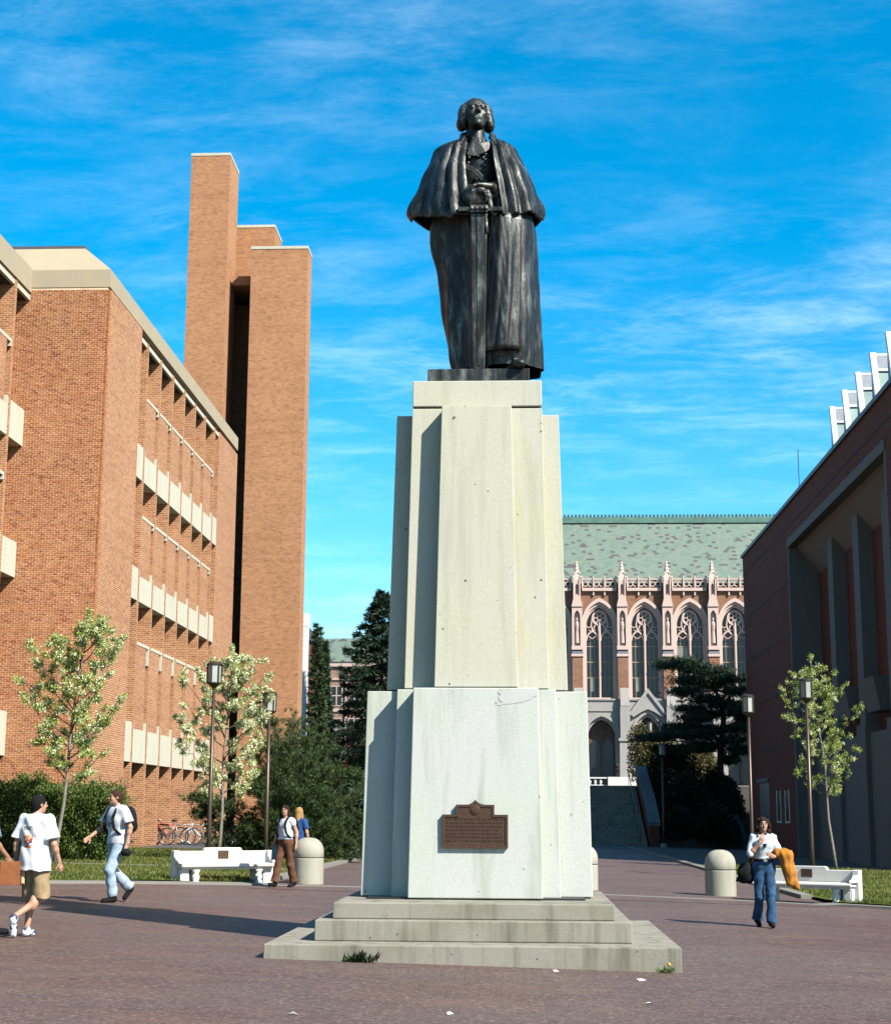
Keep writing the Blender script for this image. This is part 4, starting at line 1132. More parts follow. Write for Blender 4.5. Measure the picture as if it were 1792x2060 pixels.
def catmull(P_, per, closed):
    P_ = np.array(P_, float); n_ = len(P_); out = []
    segs = n_ if closed else n_ - 1
    for i in range(segs):
        g = lambda j: P_[j % n_] if closed else P_[min(max(j, 0), n_ - 1)]
        p0, p1, p2, p3 = g(i - 1), g(i), g(i + 1), g(i + 2)
        for k in range(per):
            t = k / per
            out.append(.5 * ((2 * p1) + (-p0 + p2) * t + (2 * p0 - 5 * p1 + 4 * p2 - p3) * t * t + (-p0 + 3 * p1 - 3 * p2 + p3) * t ** 3))
    if not closed: out.append(P_[-1])
    return np.array(out)
def drape(name, levels, per, zn, closed, fold, thick, parent, seed=0, mat=BZM, zwarp=None):
    """cloth swept through horizontal outlines [(z, [(x, y), ...]), ...] with upright folds"""
    zs = np.array([q[0] for q in levels]); rings = np.array([catmull(q[1], per, closed) for q in levels])
    zz = np.linspace(zs[0], zs[-1], zn)
    order = np.argsort(zs)
    R_ = np.zeros((zn, rings.shape[1], 2))
    # smooth interpolation between levels
    ctl = np.concatenate([zs[:, None], np.arange(len(zs))[:, None]], 1)
    for i, z in enumerate(zz):
        f = np.interp(z, zs[order], order.astype(float))
        a = int(math.floor(f)); b_ = min(a + 1, len(zs) - 1); t = f - a
        p0, p3 = rings[max(a - 1, 0)], rings[min(b_ + 1, len(zs) - 1)]
        p1, p2 = rings[a], rings[b_]
        R_[i] = .5 * ((2 * p1) + (-p0 + p2) * t + (2 * p0 - 5 * p1 + 4 * p2 - p3) * t * t + (-p0 + 3 * p1 - 3 * p2 + p3) * t ** 3)
    tn = np.roll(R_, -1, 1) - np.roll(R_, 1, 1)
    if not closed: tn[:, 0] = R_[:, 1] - R_[:, 0]; tn[:, -1] = R_[:, -1] - R_[:, -2]
    nl = np.stack([tn[..., 1], -tn[..., 0]], -1); nl /= np.linalg.norm(nl, axis=-1, keepdims=True) + 1e-9
    cen = R_.mean(1, keepdims=True)
    flip = np.sign(((R_ - cen) * nl).sum(-1).mean()) or 1
    nl *= flip
    m = R_.shape[1]
    arc = np.concatenate([np.zeros((zn, 1)), np.cumsum(np.linalg.norm(np.diff(R_, axis=1), axis=-1), 1)], 1)
    S_ = arc / arc.max(1, keepdims=True)
    D = fold(S_, (zz[:, None] - zz.min()) / (zz.max() - zz.min()) + 0 * S_, arc)
    R_ = R_ + nl * D[..., None]
    if zwarp is not None: Zw = zwarp(R_, zz)
    else: Zw = np.broadcast_to(zz[:, None, None], (zn, m, 1))
    V = np.concatenate([R_, Zw + 0 * R_[..., :1]], -1).reshape(-1, 3)
    V0_ = np.concatenate([R_, np.broadcast_to(zz[:, None, None], (zn, m, 1))], -1).reshape(-1, 3)
    i, j = np.meshgrid(np.arange(zn - 1), np.arange(m if closed else m - 1), indexing='ij')
    a = i * m + j; b_ = i * m + (j + 1) % m
    F4 = np.stack([a, b_, b_ + m, a + m], -1).reshape(-1, 4)
    o = bpy.data.objects.new(name, np_mesh(name, V, F4, mat, True)); COL.objects.link(o); o.parent = parent
    if thick:
        md = o.modifiers.new('thick', 'SOLIDIFY'); md.thickness = thick; md.offset = 0
    return o
rs = np.random.RandomState(5)
def folds(n1, a1, n2, a2, ph, grow=True):
    def f(S_, T, arc):
        g = (1 - .75 * T) if grow else 1
        w = np.sin(2 * np.pi * n1 * S_ + ph + .8 * np.sin(4 * T + ph)) 
        sharp = np.sign(w) * np.abs(w) ** .7
        return a1 * sharp * g + a2 * np.sin(2 * np.pi * n2 * S_ + 2.3 * ph + 2.1 * T) * g + .006 * np.sin(37 * S_ + 21 * T) * np.sin(17 * T + 11 * S_)
    return f
# long cloak: right half stands proud and lit, left half falls back
lev = [(.10, [(.16, -.30), (.42, -.40), (.66, -.30), (.83, -.02), (.74, .38), (.40, .56), (.0, .58), (-.25, .5), (-.36, .30), (-.32, .16), (-.19, .0), (-.02, -.16), (.10, -.14)]),
       (.30, [(.16, -.34), (.42, -.44), (.66, -.34), (.82, -.02), (.74, .38), (.40, .56), (.0, .58), (-.30, .5), (-.41, .30), (-.36, .15), (-.21, -.01), (-.02, -.18), (.10, -.16)]),
       (.90, [(.19, -.42), (.44, -.47), (.64, -.36), (.79, -.02), (.70, .38), (.38, .54), (.0, .57), (-.36, .48), (-.51, .30), (-.44, .13), (-.25, -.03), (-.02, -.22), (.11, -.20)]),
       (1.50, [(.21, -.46), (.43, -.48), (.62, -.36), (.77, .0), (.68, .38), (.36, .52), (.0, .55), (-.40, .48), (-.56, .30), (-.49, .12), (-.27, -.06), (-.02, -.27), (.12, -.24)]),
       (2.05, [(.22, -.48), (.42, -.50), (.62, -.36), (.75, .0), (.66, .38), (.34, .50), (.0, .54), (-.48, .46), (-.68, .28), (-.57, .08), (-.31, -.10), (-.03, -.33), (.13, -.30)]),
       (2.60, [(.20, -.42), (.36, -.42), (.54, -.30), (.62, .0), (.54, .34), (.3, .46), (.0, .5), (-.40, .42), (-.58, .15), (-.5, -.1), (-.28, -.28), (-.04, -.34), (.12, -.32)])]
drape('long_cloak', lev, 10, 60, True, folds(9, .022, 17, .008, .4), 0, statue)
# front hem flap lifted over the shoe
drape('cloak_front_flap', [(.26, [(.03, -.30), (.16, -.46), (.36, -.52), (.52, -.42)]), (.9, [(.10, -.38), (.2, -.5), (.36, -.53), (.54, -.42)]), (2.1, [(.17, -.45), (.24, -.53), (.36, -.54), (.55, -.42)])],
      10, 30, False, folds(3.2, .016, 7, .006, 1.4), .035, statue)
# short shoulder cape, open at the front
cap = [(2.06, [(-.10, -.52), (-.28, -.58), (-.55, -.40), (-.88, -.05), (-.86, .32), (-.45, .60), (0, .66), (.42, .60), (.78, .34), (.83, -.02), (.64, -.40), (.45, -.52), (.31, -.56)]),
       (2.20, [(-.13, -.53), (-.30, -.58), (-.56, -.40), (-.955, -.02), (-.86, .32), (-.45, .55), (0, .60), (.42, .55), (.78, .34), (.855, .0), (.63, -.40), (.44, -.52), (.29, -.56)]),
       (2.50, [(-.17, -.52), (-.32, -.56), (-.53, -.40), (-.845, .0), (-.79, .30), (-.42, .54), (0, .60), (.40, .54), (.70, .30), (.76, .0), (.58, -.40), (.40, -.52), (.25, -.54)]),
       (2.85, [(-.19, -.42), (-.32, -.44), (-.48, -.34), (-.735, .0), (-.70, .26), (-.38, .46), (0, .52), (.34, .46), (.61, .26), (.65, .0), (.48, -.34), (.34, -.42), (.20, -.43)]),
       (3.12, [(-.18, -.31), (-.30, -.32), (-.46, -.22), (-.635, .02), (-.60, .2), (-.34, .36), (0, .42), (.30, .36), (.49, .2), (.525, .02), (.39, -.22), (.28, -.31), (.17, -.32)]),
       (3.22, [(-.17, -.25), (-.28, -.26), (-.44, -.17), (-.60, .02), (-.56, .18), (-.32, .32), (0, .38), (.28, .32), (.45, .18), (.485, .02), (.36, -.17), (.26, -.25), (.16, -.26)]),
       (3.29, [(-.17, -.18), (-.25, -.17), (-.38, -.10), (-.50, .03), (-.46, .15), (-.27, .26), (0, .31), (.24, .26), (.37, .15), (.40, .03), (.30, -.1), (.22, -.17), (.15, -.18)]),
       (3.36, [(-.15, -.12), (-.19, -.10), (-.23, -.03), (-.25, .05), (-.22, .13), (-.14, .19), (0, .22), (.12, .19), (.18, .13), (.19, .05), (.18, -.03), (.15, -.10), (.12, -.12)])]
def cape_f(S_, T, arc):
    g = (1 - T) ** .8
    edge = np.exp(-((S_ - .06) / .05) ** 2) + np.exp(-((S_ - .955) / .045) ** 2)
    side = np.exp(-((S_ - .5) / .30) ** 4)
    return g * ((.019 - .014 * side) * np.sin(2 * np.pi * 9 * S_ + .7 + .9 * np.sin(3 * T)) + .013 * np.sin(2 * np.pi * 4.3 * S_ + 1.7 + 1.6 * T) + .003 * np.sin(2 * np.pi * 23 * S_ + 2 * T)) + edge * .05 * (.3 + .7 * g) * np.sin(2 * np.pi * 22 * S_ + 1.0) + .005 * np.sin(37 * S_ + 21 * T)
def cape_z(R_, zz):
    T = (zz - zz.min()) / (zz.max() - zz.min())
    return zz[:, None, None] + ((1 - T) ** 2)[:, None, None] * (.17 * np.clip((np.abs(R_[..., :1]) - .30) / .55, 0, 1) ** 1.4 + .08 * (R_[..., 1:2] > .1))
drape('shoulder_cape', cap, 12, 56, False, cape_f, .035, statue, zwarp=cape_z)
# turned-up cape collar
drape('cape_collar', [(3.17, [(-.24, -.30), (-.36, -.20), (-.42, .05), (-.25, .26), (0, .30), (.22, .26), (.34, .05), (.30, -.18), (.20, -.30)]),
                      (3.30, [(-.19, -.22), (-.27, -.14), (-.29, .04), (-.18, .20), (0, .24), (.16, .2), (.24, .04), (.22, -.12), (.16, -.22)]),
                      (3.42, [(-.17, -.12), (-.25, -.08), (-.27, .06), (-.16, .18), (0, .22), (.13, .18), (.21, .06), (.20, -.06), (.14, -.12)])], 8, 14, False,
      lambda S_, T, arc: .012 * np.sin(9 * S_ + 3 * T), .03, statue)
# trunk with double-breasted coat
s = SDF((-.5, -.52, 1.9), (.5, .4, 3.5), .016)
s.ell((-.02, -.02, 2.95), (.33, .24, .40), .1); s.ell((-.02, -.05, 2.5), (.28, .22, .4), .1); s.cap((-.38, .05, 3.12), (.30, .05, 3.12), .12, .12, .1)
s.cap((-.03, -.02, 3.1), (-.04, -.06, 3.42), .115, .105, .06)
# upper arms and forearms meeting at the sword
s.cap((-.42, .02, 3.0), (-.52, -.18, 2.42), .13, .12, .06); s.cap((-.52, -.18, 2.42), (-.19, -.43, 2.30), .125, .10, .05)
s.cap((.36, .02, 3.0), (.50, -.16, 2.45), .13, .12, .06); s.cap((.50, -.16, 2.45), (.17, -.42, 2.40), .12, .095, .05)
s.wrinkle(.006, 17, 15, 13, .4)
s.build('coat', BZM, statue)
# lapels, strap, belt, buttons, neckcloth
def ribbon(pts, w, t, name, up=(0, 0, 1)):
    m = MB(); P_ = [Vector(p) for p in pts]; U_ = Vector(up)
    for i, p in enumerate(P_):
        tg = (P_[min(i + 1, len(P_) - 1)] - P_[max(i - 1, 0)]).normalized()
        nrm = Vector((0, -1, 0)); sd = tg.cross(nrm).normalized()
        ww = w[i] if isinstance(w, (list, tuple)) else w
        m.v += [tuple(p + sd * ww - nrm * t), tuple(p - sd * ww - nrm * t), tuple(p - sd * ww + nrm * t), tuple(p + sd * ww + nrm * t)]
    for i in range(len(P_) - 1):
        a = i * 4
        for k in range(4): m.f.append((a + k, a + (k + 1) % 4, a + 4 + (k + 1) % 4, a + 4 + k))
    m.f += [(0, 1, 2, 3), tuple(len(P_) * 4 - 4 + k for k in (3, 2, 1, 0))]
    return m.build(name, BZM, statue, bevel=.006)
def chest(x, z):
    """front of the coat at a height"""
    return -.02 - .245 * math.sqrt(max(.05, 1 - ((x + .02) / .36) ** 2 - ((z - 2.85) / .62) ** 2)) - .03
ribbon([(.15, chest(.15, 3.2) - .03, 3.19), (.05, chest(.05, 3.13) - .03, 3.12), (-.08, chest(-.08, 3.07) - .03, 3.06), (-.16, chest(-.16, 3.03) - .03, 3.03)], [.05, .075, .07, .02], .018, 'lapel')
ribbon([(-.20, chest(-.2, 3.2) - .03, 3.17), (-.12, chest(-.12, 3.14) - .03, 3.14), (-.04, chest(-.04, 3.1) - .02, 3.10)], [.04, .06, .02], .018, 'lapel')
ribbon([(-.20, chest(-.2, 2.86) - .02, 2.88), (-.06, chest(-.06, 2.76) - .03, 2.78), (.06, chest(.06, 2.66) - .03, 2.66), (.14, chest(.14, 2.56) - .04, 2.54)], .035, .016, 'sword_strap')
ribbon([(-.19, chest(-.19, 2.58) - .02, 2.58), (-.10, chest(-.1, 2.68) - .03, 2.69), (-.05, chest(-.05, 2.74) - .03, 2.75)], .035, .015, 'sword_strap')
bt = MB().ball((0, 0, 0), .021, 10, 6, (1, .6, 1)).mesh('button', BZM, True)
for (x, z) in ((-.135, 2.99), (-.145, 2.91), (.085, 3.03), (.08, 2.95), (.075, 2.86), (.07, 2.77), (-.02, 3.0)):
    o = bpy.data.objects.new('button', bt); COL.objects.link(o); o.parent = statue; o.location = (x, chest(x, z) - .022, z)
s = SDF((-.22, -.45, 3.0), (.2, .15, 3.55), .012)
s.cap((-.05, -.10, 3.26), (-.045, -.08, 3.46), .118, .112, .02)
for i in range(7):
    z = 3.30 - i * .032
    s.cap((-.05 - .05 + .012 * math.sin(i * 2.1), -.215 - i * .008, z), (-.05 + .05 + .012 * math.sin(i * 1.3), -.215 - i * .008, z - .012), .018, .018, .008)
s.cap((-.16, -.10, 3.20), (-.135, -.12, 3.42), .03, .02, .01); s.cap((.06, -.12, 3.20), (.045, -.12, 3.42), .03, .02, .01)
s.build('neckcloth', BZM, statue)
# head, tilted back a little and turned towards its left
HR = Matrix.Rotation(math.radians(180 + 9), 3, 'Z') @ Matrix.Rotation(math.radians(7), 3, 'X')
hc = Vector((-.05, -.10, 3.665)); hs_ = 2.22
def hq(x, y, z): return np.array(hc + HR @ (Vector((x, y, z)) * hs_))
s = SDF((-.42, -.45, 3.25), (.34, .3, 4.02), .0105)
face_sdf(s, hc, hq, hs_, rot=HR.to_4x4())
s.cap(hq(0, -.02, -.06), np.array((-.05, -.06, 3.36)), .115, .115, .04)
s.build('head', BZM, statue)
s = SDF((-.46, -.4, 3.3), (.38, .35, 4.06), .0115)
s.ell(hq(0, -.034, .042), [.088 * hs_, .094 * hs_, .088 * hs_], .02, rot=HR.to_4x4())
for g in (-1, 1):
    s.ell(hq(g * .074, -.03, .012), [.034 * hs_, .06 * hs_, .075 * hs_], .06, rot=HR.to_4x4())
    s.ell(hq(g * .083, -.025, -.046), [.034 * hs_, .05 * hs_, .045 * hs_], .05, rot=HR.to_4x4())
s.ell(hq(0, -.10, -.04), [.05 * hs_, .03 * hs_, .08 * hs_], .05, rot=HR.to_4x4())
s.ell(hq(0, .088, -.012), [.070 * hs_, .072 * hs_, .088 * hs_], .015, True, rot=HR.to_4x4())
s.wrinkle(.005, 30, 26, 60, 1.1)
s.build('hair', BZM, statue)
# crossed hands on the pommel
s = SDF((-.36, -.82, 2.02), (.34, -.2, 2.66), .0098)
hk = 2.6
s.cap((-.30, -.42, 2.27), (-.17, -.55, 2.33), .085, .07, .02); s.cap((.28, -.42, 2.42), (.17, -.53, 2.46), .08, .068, .02)
hand_sdf(s, (-.17, -.57, 2.33), (.86, -.30, .18), (.05, .45, -.9), 1, hk, .95)
hand_sdf(s, (.17, -.54, 2.47), (-.88, -.32, -.02), (0, .3, -.95), -1, hk, .7)
s.ell((-.04, -.57, 2.29), (.19, .13, .15), .04)
s.build('hands', BZM, statue)
# glove cuffs
MB().tube([(-.33, -.38, 2.25), (-.2, -.52, 2.31)], [.125, .10], 14).build('cuff', BZM, statue, smooth=True)
MB().tube([(.31, -.38, 2.42), (.2, -.5, 2.46)], [.12, .095], 14).build('cuff', BZM, statue, smooth=True)
# sword
sw = MB().hexa([(-.075, -.47, 0.002), (.08, -.47, 0.002), (.08, -.425, 0.002), (-.075, -.425, 0.002)], [(-.10, -.64, 2.06), (.115, -.64, 2.06), (.115, -.585, 2.06), (-.10, -.585, 2.06)]).build('sword', BZM, statue, bevel=.008)
MB().hexa([(-.012, -.482, .04), (.02, -.482, .04), (.02, -.467, .04), (-.012, -.467, .04)], [(-.015, -.652, 2.0), (.03, -.652, 2.0), (.03, -.635, 2.0), (-.015, -.635, 2.0)]).build('blade_ridge', BZM, sw)
MB().box(-.27, .31, -.66, -.575, 2.085, 2.145).build('cross_guard', BZM, sw, bevel=.008)
gd = MB().box(-.11, .12, -.675, -.56, 2.065, 2.165)
for x in (-.09, -.03, .04, .1): gd.ball((x, -.675, 2.115), .035, 8, 5)
gd.build('guard_block', BZM, sw, bevel=.008)
MB().tube([(.0, -.6, 2.16), (.0, -.58, 2.40)], .045, 10).build('grip', BZM, sw, smooth=True)
tas = MB(); tas.tube([(.14, -.62, 2.30), (.16, -.64, 2.16), (.19, -.62, 2.02)], [.03, .035, .02], 8); tas.tube([(.10, -.62, 1.99), (.105, -.61, 1.80)], [.02, .03], 8)
tas.build('sword_knot', BZM, sw, smooth=True)
# shoes and stockings
for nm, (x, y, r) in dict(a=(.42, -.24, -20), b=(-.14, .16, 12)).items():
    s = SDF((-.3, -.5, -.03), (.3, .35, .75), .014)
    s.cap((0, -.30, .055), (0, -.02, .075), .062, .075, .05); s.ell((0, -.3, .05), (.085, .11, .06), .03); s.cap((0, .0, .08), (0, .02, .7), .07, .1, .05)
    s.half((0, 0, -1), 0)
    o = s.build('shoe', BZM, statue); o.location = (x, y, .002); o.rotation_euler = (0, 0, math.radians(-r))
    MB().box(-.03, .03, -.19, -.15, .13, .16).build('buckle', BZM, o)
# ------------------------------------------------------------------ foliage
def mat_leaf(name, stops, rough=.6, trans=.25, scale=9.):
    m, n, l, b = new_mat(name)
    v = coords(n, l)
    col = ramp(n, l, noise(n, l, v, scale, 3, .6), stops)
    l.new(col, b.inputs['Base Color']); setv(b, Roughness=rough); b.inputs['Specular IOR Level'].default_value = .25
    tr = n.new('ShaderNodeBsdfTranslucent'); l.new(col, tr.inputs[0])
    mx = n.new('ShaderNodeMixShader'); mx.inputs[0].default_value = trans
    l.new(b.outputs[0], mx.inputs[1]); l.new(tr.outputs[0], mx.inputs[2])
    l.new(mx.outputs[0], n['Material Output'].inputs[0])
    return m
MAT['pear_leaf'] = mat_leaf('young_pear_leaf', [(.3, (.09, .13, .025)), (.5, (.19, .24, .05)), (.7, (.32, .34, .09))])
MAT['blossom'] = mat_leaf('pale_blossom', [(.3, (.66, .66, .38)), (.7, (.86, .85, .66))], trans=.35)
MAT['bark_pale'] = mat_plain('pale_bark', (.28, .25, .20), .9, var=.35, scale=14, bmp=.5)
MAT['bark'] = mat_plain('dark_bark', (.07, .05, .035), .95, var=.4, scale=8, bmp=.5)
MAT['pine'] = mat_leaf('pine_needles', [(.3, (.016, .032, .010)), (.55, (.042, .072, .020)), (.75, (.11, .14, .04))], trans=.15, scale=2.5)
MAT['spruce'] = mat_leaf('spruce_needles', [(.3, (.014, .032, .018)), (.6, (.03, .058, .028)), (.8, (.05, .08, .035))], trans=.1, scale=1.2)
MAT['hedge'] = mat_leaf('hedge_leaves', [(.3, (.035, .065, .012)), (.55, (.07, .105, .02)), (.75, (.12, .15, .03))], scale=4)
MAT['grass'] = mat_leaf('grass_blades', [(.3, (.07, .09, .018)), (.5, (.13, .16, .03)), (.7, (.26, .22, .07))], scale=.9, trans=.3)
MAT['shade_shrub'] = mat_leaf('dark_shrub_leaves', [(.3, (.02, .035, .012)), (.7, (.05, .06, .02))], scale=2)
MAT['gold_shrub'] = mat_leaf('olive_gold_shrub_leaves', [(.3, (.09, .085, .02)), (.7, (.20, .17, .05))], scale=2)
MAT['red_leaf'] = mat_leaf('red_bronze_leaves', [(.3, (.10, .022, .018)), (.55, (.24, .055, .04)), (.75, (.36, .13, .08))], scale=3)

def rot_frames(d, rs_):
    """for unit vectors d: two perpendicular unit vectors at random roll"""
    r = rs_.normal(size=d.shape); a = r - d * (r * d).sum(1, keepdims=True); a /= np.linalg.norm(a, axis=1, keepdims=True) + 1e-9
    return a, np.cross(d, a)
def unit(v): return v / (np.linalg.norm(v, axis=1, keepdims=True) + 1e-9)
def leaf_mesh(name, C_, D_, L, W, mat, rs_):
    """pointed leaves at C_, running along D_ (unit), each a bent four-corner blade"""
    n_ = len(C_); a, b_ = rot_frames(D_, rs_)
    L = L if np.ndim(L) else np.full(n_, L); W = W if np.ndim(W) else np.full(n_, W)
    L, W = L[:, None], W[:, None]
    V = np.stack([C_, C_ + D_ * L * .5 + a * W * .5, C_ + D_ * L + b_ * L * .12, C_ + D_ * L * .5 - a * W * .5], 1).reshape(-1, 3)
    F4 = np.arange(n_ * 4).reshape(-1, 4)
    return np_mesh(name, V, F4, mat)
def obj_from(me, name, parent=None, kind=None):
    o = bpy.data.objects.new(name, me); place(o, parent)
    if kind: o['kind'] = kind
    return o

def pear(label, base, top_z, crown_w, crown_z0, leafn, flowern, seed, lean=(0, 0)):
    rs_ = np.random.RandomState(seed); rr = random.Random(seed)
    base = Vector(base); H = top_z - base.z
    t = thing('pear_tree', label, 'tree', base, 0, 'young flowering trees on the lawns')
    tp = []
    for i in range(9):
        f = i / 8
        tp.append(base + Vector((lean[0] * f + .05 * math.sin(i * 1.3 + seed), lean[1] * f + .05 * math.cos(i * 1.7 + seed), H * f * .97)) if i else base.copy())
    MB().tube(tp, [.065 - .057 * (i / 8) ** .8 for i in range(9)], 8).build('trunk', MAT['bark_pale'], t, smooth=True)
    br_ = MB(); tips = []; dirs = []
    def along(f):
        f = min(max(f, 0), .999) * 8; i = int(f); return tp[i].lerp(tp[i + 1], f - i)
    zf0 = (crown_z0 - base.z) / H
    for i in range(30):
        f = zf0 - .03 + (1 - zf0) * .93 * (i + rr.random()) / 30
        g = (f - zf0) / (1 - zf0)
        rad = crown_w / 2 * (max(.12, math.sin(math.pi * min(1, .16 + .84 * g) ** .8)) * 1.02 + .06) * rr.uniform(.75, 1.1)
        az = i * 2.4 + rr.uniform(-.4, .4)
        p0 = along(f); L = rad * 1.25
        out = Vector((math.cos(az), math.sin(az), 0))
        pts = [p0]
        for k in range(1, 5):
            q = k / 4
            pts.append(p0 + out * rad * q + Vector((rr.uniform(-.04, .04), rr.uniform(-.04, .04), L * (.35 * q + .45 * q * q))))
        br_.tube(pts, [.020, .016, .012, .008, .004], 5, False)
        for k in range(9):
            q = rr.uniform(.22, 1); j = min(3, int(q * 4)); c_ = pts[j].lerp(pts[j + 1], q * 4 - j)
            d_ = (out * rr.uniform(.1, .9) + Vector((rr.gauss(0, .6), rr.gauss(0, .6), rr.uniform(.1, 1.0)))).normalized()
            e = c_ + d_ * rr.uniform(.15, .42)
            br_.tube([c_, c_.lerp(e, .5) + Vector((0, 0, .01)), e], [.006, .005, .003], 3, False)
            for w in range(4):
                tips.append(c_.lerp(e, rr.uniform(.3, 1.05))); dirs.append(d_)
    for k in range(6):
        tips.append(tp[-1] + Vector((0, 0, .04 * k))); dirs.append(Vector((0, 0, 1)))
    br_.build('branches', MAT['bark'], t)
    T = np.array([tuple(q) for q in tips]); D_ = np.array([tuple(q) for q in dirs])
    ii = rs_.randint(0, len(T), leafn)
    C_ = T[ii] + rs_.normal(size=(leafn, 3)) * .045
    obj_from(leaf_mesh('crown', C_, unit(D_[ii] + rs_.normal(size=(leafn, 3)) * .8), rs_.uniform(.04, .075, leafn), rs_.uniform(.022, .042, leafn), MAT['pear_leaf'], rs_), 'crown', t)
    # blossom in clusters
    nc = flowern // 12
    ci = rs_.randint(0, len(T), nc)
    C2 = np.repeat(T[ci], 12, 0) + rs_.normal(size=(nc * 12, 3)) * .034
    obj_from(leaf_mesh('blossom', C2, unit(rs_.normal(size=(nc * 12, 3))), .048, .046, MAT['blossom'], rs_), 'blossom', t)
    return t
p = G(108, 1745); pear('young pear tree with sparse pale blossom in front of the clipped hedge', p, AY(170, 1228, p.y).z, 2.75, AY(120, 1565, p.y).z, 30000, 13000, 11, (.55, 0))
p = G(437, 1738); pear('young pear tree thick with white blossom behind the lamp post', p, AY(465, 1300, p.y).z, 2.7, AY(440, 1610, p.y).z, 22000, 32000, 12, (.25, 0))
p = G(1683, 1757); pear('thin young pear tree with little blossom, behind the plaque bench by the shaded theatre', p, AY(1645, 1318, p.y).z, 2.5, AY(1675, 1600, p.y).z, 15000, 2600, 15, (-.65, 0))

# broad pine bush
def tufts(C_, D_, per, L, W, mat, rs_, name, spread=.55):
    n_ = len(C_); c = np.repeat(C_, per, 0); d = unit(np.repeat(D_, per, 0) + rs_.normal(size=(n_ * per, 3)) * spread)
    return leaf_mesh(name, c, d, rs_.uniform(.7, 1.15, n_ * per) * L, np.full(n_ * per, W), mat, rs_)
p = G(596, 1733)
bush = thing('pine_bush', 'broad dark green pine bush standing behind the concrete bollard', 'pine', p, 0)
rs_ = np.random.RandomState(21)
pd = p.y
cxm, zl, zh = AY(590, 1600, pd).x, p.z, AY(600, 1452, pd).z
W_ = (AY(712, 1600, pd).x - AY(462, 1600, pd).x) / 2
H_ = zh - zl
bt_ = MB(); C_, D_ = [], []
rr = random.Random(4)
for i in range(150):
    az = rr.uniform(0, 2 * math.pi); el = math.asin(rr.uniform(-.12, 1))
    lump = rr.uniform(.72, 1.06) * (1 + .10 * math.sin(3 * az + 1) + .08 * math.sin(5 * el + az))
    if el > .9: lump *= rr.uniform(.88, 1.12)
    e = Vector((math.cos(az) * math.cos(el) * W_ * lump, math.sin(az) * math.cos(el) * W_ * .9 * lump, .12 * H_ + math.sin(el) * .88 * H_ * lump))
    b0 = Vector((cxm, pd, zl + .1 * H_))
    tip = Vector((cxm, pd, zl)) + e
    mid = b0.lerp(tip, .55) + Vector((0, 0, -.12))
    bt_.tube([b0, mid, tip], [.05, .03, .008], 5, False)
    for k in range(44):
        q = 1 - .62 * rr.random() ** 1.6
        c = (b0.lerp(mid, q * 2) if q < .5 else mid.lerp(tip, q * 2 - 1)) + Vector((rr.gauss(0, .17), rr.gauss(0, .17), rr.gauss(0, .14)))
        if c.z < zl + .05: continue
        C_.append(tuple(c)); d = (tip - b0).normalized() + Vector((0, 0, .55)); D_.append(tuple(d.normalized()))
for (px, py, r_) in ((405, 1605, .42), (425, 1618, .45), (415, 1640, .38), (445, 1668, .5), (450, 1700, .5), (455, 1625, .5), (520, 1440, .3), (536, 1455, .35), (700, 1560, .4), (690, 1690, .45)):
    c0 = AY(px, py, pd + rr.uniform(-.4, .4))
    for k in range(95):
        c = c0 + Vector((rr.gauss(0, r_ * .55), rr.gauss(0, r_ * .5), rr.gauss(0, r_ * .28)))
        C_.append(tuple(c)); D_.append(tuple(Vector((rr.gauss(-.3 if px < 500 else .3, .4), rr.gauss(0, .5), .7)).normalized()))
    bt_.tube([Vector((cxm, pd, zl + .4)), c0], [.03, .012], 4, False)
bt_.build('trunk', MAT['bark'], bush)
obj_from(tufts(np.array(C_), np.array(D_), 14, .20, .02, MAT['pine'], rs_, 'crown'), 'crown', bush)

# spire conifer
def conifer(name, label, base, H, W_, seed, mat, nb=150, droop=.25, per=60, group=None, bottom=.06, nl=.16):
    rs_ = np.random.RandomState(seed); rr = random.Random(seed); base = Vector(base)
    t = thing(name, label, 'conifer', base, 0, group)
    MB().tube([base, base + Vector((0, 0, H * .5)), base + Vector((0, 0, H))], [H * .016, H * .01, .015], 7).build('trunk', MAT['bark'], t)
    bm_ = MB(); C_, D_ = [], []
    for i in range(nb):
        f = bottom + (1 - bottom) * ((i + rr.random()) / nb) ** .92
        r_ = W_ / 2 * (1 - f) ** .82 * rr.uniform(.62, 1.12) + .08
        az = i * 2.399 + rr.uniform(-.3, .3); o = Vector((math.cos(az), math.sin(az), 0)); sd = Vector((-o.y, o.x, 0))
        z = base.z + H * f
        p0 = Vector((base.x, base.y, z)); tip = p0 + o * r_ + Vector((0, 0, -droop * r_ + .12 * r_))
        mid = p0.lerp(tip, .55) + Vector((0, 0, -.06 * r_))
        bm_.tube([p0, mid, tip], [.03 * (1 - f) + .008, .015, .004], 4, False)
        n_ = max(8, int(per * (.25 + .75 * r_ / (W_ / 2))))
        for k in range(n_):
            q = rr.random() ** .7
            c = (p0.lerp(mid, q / .55) if q < .55 else mid.lerp(tip, (q - .55) / .45))
            side = rr.gauss(0, .22) * (r_ * .75) * (1.15 - q)
            c = c + sd * side + Vector((0, 0, -abs(rr.gauss(0, .05)) * r_))
            C_.append(tuple(c)); D_.append(tuple((o * .7 + sd * (1.4 * (1 if side > 0 else -1)) * rr.random() + Vector((0, 0, rr.uniform(-.7, .15)))).normalized()))
    bm_.build('branches', MAT['bark'], t)
    obj_from(tufts(np.array(C_), np.array(D_), 5, nl, nl * .16, mat, rs_, 'crown', .4), 'crown', t)
    return t
b_ = AY(764, 1640, 84); b_.z = .3
conifer('spire_conifer', 'tall dark spire-shaped conifer rising beside the pedestal', b_, AY(762, 1190, 84).z - .3, 11.5, 31, MAT['spruce'], 110, .16, 150, nl=.38)
